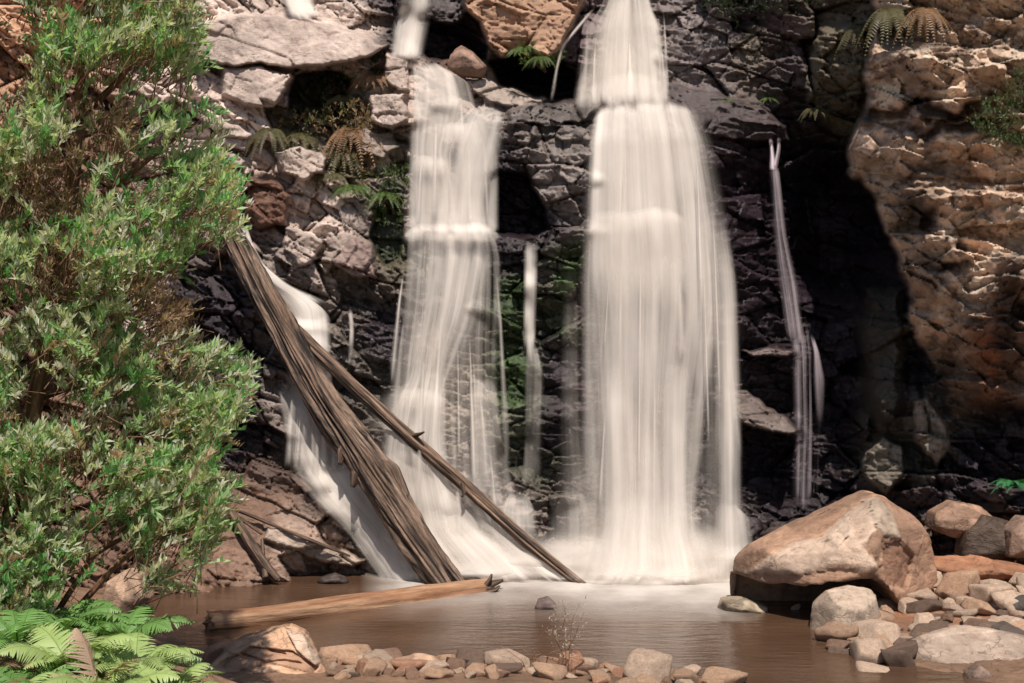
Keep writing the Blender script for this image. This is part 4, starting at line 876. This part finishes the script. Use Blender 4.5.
tube("side_stem", [D_(262,540,.06),D_(263,560,.08),D_(266,578,.1)], [.02,.03,.035], br, M_LOG, 30, 12, bark=.008, lump=.2, seed=36)
tube("side_stem", [D_(214,512,.08),D_(240,518,.1),D_(262,534,.08)], [.014,.02,.014], br, M_LOG2, 30, 10, bark=.004, lump=.2, seed=37)
own(br)
b2 = empty("dead_branch", D_(300, 548)); tag(b2, "thin pale branch on the wet ledge left of the slide", "branch")
tube("stem", [D_(226,506,.05),D_(262,520,.04),D_(300,536,.04),D_(350,556,.04)], [.012,.018,.02,.01], b2, M_LOG2, 50, 10, bark=.004, lump=.3, seed=38)
own(b2)

# ------------------------------------------------------------------ foliage builders
def leaves_mesh(name, base, dirv, nrm, L, W, col):
    """bent lanceolate leaves; arrays of n leaves -> one mesh"""
    n = len(base); d = dirv / np.linalg.norm(dirv, axis=1)[:, None]
    s = np.cross(d, nrm); s /= np.linalg.norm(s, axis=1)[:, None] + 1e-9; nn = np.cross(s, d)
    L = L[:, None]; W = W[:, None]; droop = rng.uniform(-.22, .05, (n, 1)) * L
    v = [base, base + d * L * .45 + s * W * .5 + nn * W * .15, base + d * L * .45 - s * W * .5 + nn * W * .15, base + d * L * .5 + nn * 0 + droop * nn * .2, base + d * L + nn * droop]
    V = np.stack([v[0], v[1], v[3], v[2], v[4]], 1).reshape(-1, 3)
    b = np.arange(n)[:, None] * 5
    Q = np.concatenate([b + np.array([[0, 1, 2]]), b + np.array([[0, 2, 3]]), b + np.array([[1, 4, 2]]), b + np.array([[2, 4, 3]])])
    return mesh_np(name, V, Q, np.repeat(col, 5, 0))
def unit(v): return v / (np.linalg.norm(v, axis=-1, keepdims=True) + 1e-9)
def twigs(origins, dirs, tl, nl, ll, lw, pal, pw, spread=.75, seed=0):
    """leaf arrays around twigs"""
    n = len(origins); B = []; Dd = []; N = []; Ls = []; Wd = []; Cc = []
    pal = np.array(pal); choice = rng.choice(len(pal), n, p=np.array(pw) / sum(pw))
    for k in range(nl):
        t = (k + .5) / nl
        bend = np.array([0, 0, -.25]) * t * t
        pos = origins + (dirs * t + bend) * tl[:, None]
        rnd = unit(rng.normal(size=(n, 3)))
        side = unit(rnd - dirs * (rnd * dirs).sum(1)[:, None])
        dd = unit(dirs * (1 - spread * (1 - t * .6)) + side * spread + np.array([0, 0, .12]))
        dd = unit(dd + np.array([.08, -.1, .30]))
        B.append(pos); Dd.append(dd); N.append(unit(np.array([.25, -.65, .75]) + .55 * rng.normal(size=(n, 3))))
        Ls.append(ll * rng.uniform(.65, 1.15, n) * (1 - .25 * abs(t - .5))); Wd.append(lw * rng.uniform(.75, 1.2, n))
        Cc.append(pal[choice] * rng.uniform(.7, 1.3, (n, 1)) * (0.85 + .35 * t))
    return np.concatenate(B), np.concatenate(Dd), np.concatenate(N), np.concatenate(Ls), np.concatenate(Wd), np.clip(np.concatenate(Cc), .008, .6)
G1, G2, G3, G4, BR1 = (.44, .49, .31), (.30, .44, .22), (.58, .60, .46), (.16, .34, .13), (.38, .27, .19)

def in_poly_samples(poly, n):
    pa = np.array(poly); lo_, hi_ = pa.min(0), pa.max(0); out = []
    while len(out) < n:
        q = rng.uniform(lo_, hi_, (n, 2)); s = poly_sd(q[:, 0], q[:, 1], poly); out += q[s > 0].tolist()
    return np.array(out[:n])
def crown(parent, poly, n, y0, y1, gaps, seed, tl=(.16, .30), nl=19, ll=.066, lw=.0165, pal=(G1, G2, G3, G4, BR1), pw=(4, 4, 3, 2.5, .7), clump=0):
    q = in_poly_samples(poly, n * 3)
    # clumped density: keep by noise, and thin out in the gaps
    d = fbm(q[:, 0] / 42, q[:, 1] / 42, seed, 3); keep = rng.random(len(q)) < np.clip(.55 + 1.7 * d, .03, 1)
    for (gx_, gy_, rx, ry, k) in gaps:
        keep &= rng.random(len(q)) > k * np.exp(-(((q[:, 0] - gx_) / rx) ** 2 + ((q[:, 1] - gy_) / ry) ** 2) ** 2)
    q = q[keep][:n]; n = len(q)
    Yd = rng.uniform(y0, y1, n) - .35 * fbm(q[:, 0] / 60, q[:, 1] / 60, seed + 9, 3) 
    pos = np.stack([(q[:, 0] - CX) / F * Yd, Yd, EYE - (q[:, 1] - CY) / F * Yd], -1)
    cx0 = -3.0
    out = unit(np.stack([(pos[:, 0] - cx0) * .5 + .15, (y0 + y1) / 2 - pos[:, 1] * 1.0 + (pos[:, 1] - (y0 + y1) / 2) * 2 - .25, np.full(n, .75)], -1) + .45 * rng.normal(size=(n, 3)))
    t = rng.uniform(*tl, n)
    arr = twigs(pos - out * t[:, None] * .5, out, t, nl, ll, lw, pal, pw, spread=.58)
    me = leaves_mesh("foliage", *arr)
    o = link("foliage", me, M_LEAF, parent)
    # fine stems of the twigs
    sp = pos - out * t[:, None] * .5; m_ = len(sp)
    a = sp - out * .10; b_ = sp + (out + np.array([0, 0, -.12])) * t[:, None] * .75
    wv_ = np.cross(out, np.array([0, 1.0, 0])); wv_ = unit(wv_) * .004; wz = np.cross(unit(out), unit(wv_)) * .004
    V = np.stack([a + wv_, a - wv_ * .5 + wz, a - wv_ * .5 - wz, b_], 1).reshape(-1, 3); bb = np.arange(m_)[:, None] * 4
    Q = np.concatenate([bb + np.array([[0, 1, 3]]), bb + np.array([[1, 2, 3]]), bb + np.array([[2, 0, 3]])])
    st_ = link("twig", mesh_np("twig", V, Q, np.tile(np.array([[.30, .17, .11]]), (len(V), 1))), M_LEAF, parent)
    return o

# tree at the left
tr = empty("leafy_tree", (-3.0, 8.4, .4)); tag(tr, "tall narrow leaved tree filling the left edge of the picture", "tree")
tube("trunk", [Vector((-3.15, 8.5, .3)), P(20,470,8.5), P(36,400,8.55), P(58,290,8.6), P(74,180,8.6), P(84,60,8.6), P(96,-60,8.7), P(104,-240,8.8)], [.075,.06,.055,.048,.042,.036,.03,.02], tr, M_TWIG, 160, 16, bark=.006, lump=.15, seed=45)
LB = [([(66,230),(110,190),(160,150),(200,120)],8.4),([(50,330),(100,300),(160,270),(214,240)],8.3),([(34,400),(90,380),(160,370),(215,350)],8.2),([(78,120),(120,80),(160,20),(170,-60)],8.4),([(60,260),(30,230),(0,180)],8.3),([(84,60),(40,20),(10,-30)],8.5),([(46,340),(10,320),(-30,300)],8.3)]
for i, (pp_, Y) in enumerate(LB):
    tube("branch", [P(a, b, 8.58 + (Y - 8.58) * k / (len(pp_) - 1)) for k, (a, b) in enumerate(pp_)], list(np.linspace(.026, .007, len(pp_))), tr, M_TWIG, 40, 8, bark=.002, lump=.15, seed=50 + i)
treepoly = [(-180,-260),(170,-260),(196,-60),(192,20),(214,90),(222,160),(243,205),(236,236),(205,262),(176,300),(200,345),(238,352),(250,372),(240,410),(222,440),(210,470),(120,470),(60,470),(-180,480)]
crown(tr, treepoly, 6200, 7.6, 9.0, [(10,60,30,70,1),(62,185,38,34,1),(56,275,34,38,1),(160,308,36,46,1),(40,390,22,54,1),(170,220,20,20,.6),(120,240,20,16,.6),(205,300,40,32,1),(100,110,26,16,.6),(125,330,18,16,.5),(80,440,24,16,.6),(15,180,14,30,.4),(216,100,12,60,.5)], 601)
dead = ((.40,.28,.20), (.30,.19,.13), (.46,.36,.27), (.20,.12,.08))
for i, (poly, n_) in enumerate([([(30,140),(92,150),(96,215),(60,225),(28,200)],90),([(30,245),(80,240),(82,310),(40,310)],60),([(100,260),(180,270),(190,340),(140,350),(100,310)],100),([(0,60),(40,70),(30,220),(0,230)],60),([(150,310),(182,300),(182,360),(160,370)],40),([(50,410),(110,420),(120,470),(60,470)],70),([(80,110),(130,110),(130,150),(90,150)],40)]):
    crown(tr, poly, int(n_ * 1.3), 7.9, 8.7, [], 660 + i, ll=.05, lw=.012, pal=dead, pw=(3, 2, 2, 2), nl=12)
own(tr)
sh = empty("shrub", (-2.7, 8.0, .45)); tag(sh, "lower bushy green shrub below the tree, above the ferns at left", "shrub")
for i, pp_ in enumerate([[(20,640),(40,560),(60,470)],[(40,640),(90,560),(150,500)],[(50,640),(120,560),(190,520),(215,490)],[(84,560),(110,545),(140,530)],[(10,640),(0,560),(-20,480)]]):
    tube("branch", [P(a, b, 8.2) for a, b in pp_], list(np.linspace(.022, .006, len(pp_))), sh, M_TWIG, 40, 8, bark=.002, lump=.15, seed=70 + i)
shpoly = [(-180,440),(60,430),(130,450),(210,450),(226,480),(222,520),(206,560),(226,582),(160,592),(148,570),(120,520),(100,560),(60,600),(20,620),(-180,640)]
crown(sh, shpoly, 2200, 7.5, 8.6, [(110,540,34,34,1),(95,465,30,14,.6),(130,500,14,14,.7),(60,590,30,14,.6),(70,520,18,10,.4)], 641)
own(sh)

def fern(name, base, fr, label, cat="fern", group=None, mat=M_FERN, palette=((.10,.20,.05),(.16,.26,.09)), pin=26, width=.16):
    """fr: list of (heading vector xyz, length, droop)"""
    root = empty(name, base); tag(root, label, cat, group)
    for (hd, L, dr, *cc) in fr:
        hd = np.array(hd, float); hd /= np.linalg.norm(hd)
        t = np.linspace(0, 1, pin + 2)
        pts = hd[None] * (L * t)[:, None] + np.array([0, 0, -1.0])[None] * (dr * L * t ** 2.2)[:, None]
        T = unit(np.gradient(pts, axis=0)); side = unit(np.cross(T, np.array([0, 0, 1.0]) + .001)); up = np.cross(side, T)
        tw = random.uniform(-.5, .5); side, up = side * math.cos(tw) + up * math.sin(tw), up * math.cos(tw) - side * math.sin(tw)
        c = np.array(cc[0] if cc else palette[0]) ; c2 = np.array(cc[0] if cc else palette[1])
        V = []; Q = []; K = []
        for i in range(1, pin + 1):
            tt = t[i]; wl = width * L / .6 * (math.sin(math.pi * min(1, tt * .85 + .12)) ** .8) * (1.15 - tt * .75)
            wd = L / pin * .95
            for sg in (-1, 1):
                o = pts[i]; s_ = side[i] * sg; fw = T[i]
                b0 = len(V)
                dd = unit(s_ + fw * .45 - up[i] * .18 + .08 * rng.normal(size=3))
                # serrated pinna: five small lobed steps
                ns = 5
                for q_ in range(ns + 1):
                    f_ = q_ / ns; c0 = o + dd * wl * f_ - up[i] * wl * .18 * f_ * f_; hw = wd * .5 * (1 - f_) ** .7 * (1.0 if q_ % 2 == 0 else .82)
                    V.append(c0 + fw * hw); V.append(c0 - fw * hw)
                    K += [c * (1 - f_) + c2 * f_] * 2
                for q_ in range(ns):
                    a_ = b0 + 2 * q_; Q.append((a_, a_ + 1, a_ + 3, a_ + 2))
        # rachis
        b0 = len(V); rw = .004 * (L / .6)
        for i in range(len(t)):
            for k in range(3):
                an = 2.094 * k; V.append(pts[i] + (side[i] * math.cos(an) + up[i] * math.sin(an)) * rw * (1.2 - t[i])); K.append(c * .9)
        for i in range(len(t) - 1):
            for k in range(3):
                k2 = (k + 1) % 3; Q.append((b0 + 3 * i + k, b0 + 3 * i + k2, b0 + 3 * i + 3 + k2, b0 + 3 * i + 3 + k))
        K = np.clip(np.array(K) * rng.uniform(.85, 1.15), .01, .6)
        link("frond", mesh_np("frond", np.array(V), np.array(Q), K), mat, root)
    return root
def rosette(n, L, droop, tilt, sx=1, sy=1, az0=0, az1=6.28):
    out = []
    for i in range(n):
        a = az0 + (az1 - az0) * (i + random.uniform(-.3, .3)) / n; e = tilt + random.uniform(-.15, .15)
        out.append(((math.cos(a) * math.cos(e) * sx, math.sin(a) * math.cos(e) * sy, math.sin(e)), L * random.uniform(.75, 1.15), droop))
    return out
def gz(x, y): return float(ground_z(np.array([x]), np.array([y]))[0])
for (px, py, Y, nf, L, lab) in [
    (60,622,7.9,14,.55,"mid green fern directly under the lower shrub"), (120,640,7.8,13,.5,"green fern behind the dry frond under the shrub"),
    (18,650,7.3,15,.55,"dark green fern at the far left bottom corner"), (70,672,7.0,15,.5,"bright green fern at the bottom left around the dry frond"),
    (135,676,7.0,15,.5,"light green fern between the dry frond and the pool"), (30,700,6.7,15,.5,"light green fern below the dark corner fern"),
    (110,706,6.6,15,.5,"pale green fern along the bottom edge left of the tan boulder"), (170,700,6.9,12,.42,"pale yellow green fern touching the tan boulder"), (0,715,6.6,12,.5,"fern filling the very bottom left corner")]:
    p0 = P(px, py, Y); p0.z = min(gz(p0.x, p0.y) + .08, p0.z)
    pal = ((.13,.27,.07),(.19,.34,.11)) if 'dark' in lab or 'behind' in lab or 'mid' in lab else ((.27,.37,.12),(.37,.46,.2))
    fern("fern", p0, rosette(nf, L, .5, .8), lab, palette=pal)
p0 = P(118, 668, 7.2); fern("fern", p0, [((1, -.1, .48), .56, .42), ((.9, -.3, .25), .5, .4), ((1, .25, .65), .5, .5), ((.5, -.6, .5), .45, .5)], "pale fern whose long frond points right toward the floating log", palette=((.24,.36,.15),(.34,.44,.25)), width=.2)
p0 = P(98, 690, 6.7); fern("fern", p0, [((-.25, .15, .9), .46, .35), ((.45, -.1, .6), .36, .35), ((-.5, -.2, .5), .3, .4)], "dry pinkish brown dead fern frond among green ones", palette=((.44,.30,.22),(.55,.40,.31)), width=.2)

# ferns and plants on the cliff
def cl(px, py, o=.05): return P(px, py, float(env(px, py)) - o)
GRN = ((.07,.12,.03),(.12,.17,.05)); OLIV = ((.10,.10,.045),(.17,.14,.07)); DRY = ((.25,.14,.08),(.34,.22,.13)); VIV = ((.04,.17,.07),(.07,.25,.10))
for (px, py, nf, L, dr, tl, pal, lab) in [
    (352,190,14,.36,.9,.6,GRN,"olive green fern on the cliff left of the upper left cascade"),
    (330,178,10,.3,.9,.6,OLIV,"small olive fern on the cliff beside the rusty block"),
    (345,100,16,.34,.9,.55,OLIV,"dull green fern clump under the pale overhanging slab"),
    (372,80,12,.36,.9,.5,DRY,"dry orange fern clump high beside the left cascade"),
    (318,112,12,.3,.9,.6,GRN,"dark green fern in the shadowed niche under the slab"),
    (352,130,14,.42,1.3,.3,DRY,"brown hanging dead fern fronds in the middle of the left cliff"),
    (345,150,14,.42,1.3,.3,OLIV,"olive drooping fern below the brown dead fronds"),
    (300,135,10,.34,1.1,.3,OLIV,"thin olive fern hanging left of the niche"),
    (270,130,10,.34,1.3,.3,OLIV,"dry olive fern trailing above the rusty block"),
    (385,195,10,.3,1.0,.4,GRN,"mossy green fern tight against the left cascade's edge"),
    (524,52,14,.28,.8,.6,GRN,"green fern rooted under the orange overhang at top centre"),
    (540,58,8,.22,1.0,.3,GRN,"little fern hanging at the lip of the orange overhang"),
    (724,100,7,.14,.8,.5,GRN,"tiny green tuft on the dark strata right of the upper fall"),
    (768,100,8,.18,.8,.5,GRN,"small green fern on the ledge above the slim violet waterfall"),
    (862,26,14,.36,1.2,.3,OLIV,"olive fern hanging beneath the top right overhang"),
    (890,10,14,.4,1.3,.2,OLIV,"drooping dry fern at the top edge of the right wall"),
    (925,10,10,.34,1.3,.2,DRY,"dry hanging fern at the top right above lichen rock"),
    (815,110,10,.26,1.0,.4,OLIV,"pale olive tuft at the top of the dark cave"),
    (1014,486,14,.36,.6,.6,VIV,"vivid green fern at the right edge below the tan wall"),
    (1022,600,12,.2,.8,.8,GRN,"small grass like fern at the right edge of the rubble")]:
    p0 = cl(px, py) if py < 540 else P(px, py, 12.6)
    L *= 1.0; nf = int(nf * 1.5)
    fern("fern", p0, [((h[0], -abs(h[1]) * .8 - .15, h[2]), a_, b_) for h, a_, b_ in rosette(nf, L, dr, tl)], lab, palette=pal, pin=24, width=.14)

def bush(name, poly, n, Y, th, label, pal, ll=.05, lw=.014, nl=10, tl=(.12, .22)):
    pa = np.array(poly).mean(0); root = empty(name, P(pa[0], pa[1], Y + th)); tag(root, label, "shrub")
    q = in_poly_samples(poly, n); Yd = rng.uniform(Y - th, Y + th, n)
    pos = np.stack([(q[:, 0] - CX) / F * Yd, Yd, EYE - (q[:, 1] - CY) / F * Yd], -1)
    out = unit(np.array([0, -.5, .6]) + .6 * rng.normal(size=(n, 3))); t = rng.uniform(*tl, n)
    link("foliage", leaves_mesh("foliage", *twigs(pos, out, t, nl, ll, lw, pal, [1] * len(pal))), M_LEAF, root)
    for k in range(5):
        j = pos[rng.integers(n)]
        tube("branch", [P(pa[0] + 12, pa[1] + 14, Y + th + .1), Vector(tuple((np.array(P(pa[0], pa[1], Y)) + j) / 2)), Vector(tuple(j))], [.016, .009, .004], root, M_TWIG, 14, 6, seed=80 + k)
    own(root)
yb = float(env(1000, 120)) - .25
bush("shrub", [(970,122),(982,104),(1000,88),(1030,66),(1070,60),(1070,160),(1030,152),(1000,146),(978,136)], 420, yb, .25, "round green shrub growing from the right wall at the picture edge", [(.07,.11,.045),(.10,.14,.06),(.05,.09,.035)], .035, .010, 12)
for (poly, n_, lab, pal) in [([(312,72),(345,62),(386,60),(382,92),(350,112),(316,112),(300,96)],150,"olive scrub filling the niche under the pale overhanging slab",[(.09,.10,.045),(.13,.12,.06),(.06,.08,.03)]),
        ([(232,112),(290,118),(330,112),(322,140),(290,150),(262,142)],110,"dull olive creeper along the ledge below the second pale slab",[(.12,.11,.06),(.09,.10,.045),(.2,.15,.09)]),
        ([(322,110),(372,104),(384,150),(376,205),(350,222),(334,170)],200,"dry brown hanging scrub down the middle of the left cliff",[(.26,.16,.10),(.18,.13,.08),(.12,.11,.05),(.32,.22,.14)]),
        ([(372,175),(402,165),(404,222),(380,230),(366,205)],90,"mossy green creeper at the left cascade's edge",[(.06,.09,.03),(.09,.12,.04)]),
        ([(500,44),(545,52),(562,64),(545,70),(515,62)],40,"leafy green plant hanging under the orange overhang",[(.14,.2,.06),(.09,.15,.04)])]:
    pc_ = np.array(poly).mean(0); yb = float(env(*pc_)) - .06
    bush("shrub", poly, n_, yb + .12, .2, lab, pal, .06, .016, 14, (.12, .22))
yb = float(env(740, 8)) - .2
bush("shrub", [(680,-60),(860,-60),(822,6),(790,16),(760,14),(730,22),(700,8)], 520, yb, .3, "dark green scrub overhanging the cliff top right of the falls", [(.025,.04,.018),(.045,.055,.025),(.03,.045,.02)], .05, .016, 10)
yb = float(env(1012, 545)) - .1

# thin dry plant standing in front of the pool
dp = empty("dry_plant", P(566, 690, 10.6)); tag(dp, "pale dry twiggy seedling rising in front of the pool's middle", "plant")
stems = [[(566,690),(566,650),(560,625),(552,606)],[(566,690),(570,650),(572,620),(580,602)],[(566,660),(556,640),(546,628)],[(568,650),(576,634),(584,612)],[(562,630),(566,615),(562,600)]]
org = []
for i, sx_ in enumerate(stems):
    tube("stem", [P(a, b, 10.6 + .05 * (i - 2)) for a, b in sx_], list(np.linspace(.0035, .0012, len(sx_))), dp, M_TWIG, 24, 5, seed=90 + i)
    pa = [P(a, b, 10.6 + .05 * (i - 2)) for a, b in sx_]
    for k in range(26):
        t = random.random() ** .7 * (len(pa) - 1); j = min(len(pa) - 2, int(t)); org.append(tuple(pa[j].lerp(pa[j + 1], t - j) + Vector((random.uniform(-.05, .05), random.uniform(-.04, .04), random.uniform(-.02, .02)))))
org = np.array(org); out = unit(np.array([0, 0, .3]) + rng.normal(size=org.shape))
link("foliage", leaves_mesh("foliage", *twigs(org, out, np.full(len(org), .03), 2, .028, .008, [(.5,.42,.36),(.42,.34,.28)], [1, 1])), M_LEAF, dp)
own(dp)
# short dry twigs among the front stones
tw = empty("dry_twigs", P(548, 690, 10.5)); tag(tw, "tangle of thin dry orange twigs on the front shore stones", "twigs")
for k in range(14):
    a = random.uniform(520, 590); b = random.uniform(664, 685)
    tube("twig", [P(a, b, 10.5), P(a + random.uniform(-14, 14), b - random.uniform(3, 16), 10.45), P(a + random.uniform(-24, 24), b - random.uniform(4, 24), 10.4)], [.004, .003, .0015], tw, M_FLOAT, 12, 5, seed=120 + k)
own(tw)
st_ = empty("dead_branch", P(470, 668, 10.7)); tag(st_, "short charred black stick lying among the front stones", "stick")
tube("stem", [P(446, 660, 10.6), P(470, 664, 10.6), P(496, 670, 10.6)], [.02, .026, .018], st_, bark_material("charred", (.012,.01,.01), (.05,.04,.035)), 30, 10, bark=.005, lump=.2, seed=140)
own(st_)
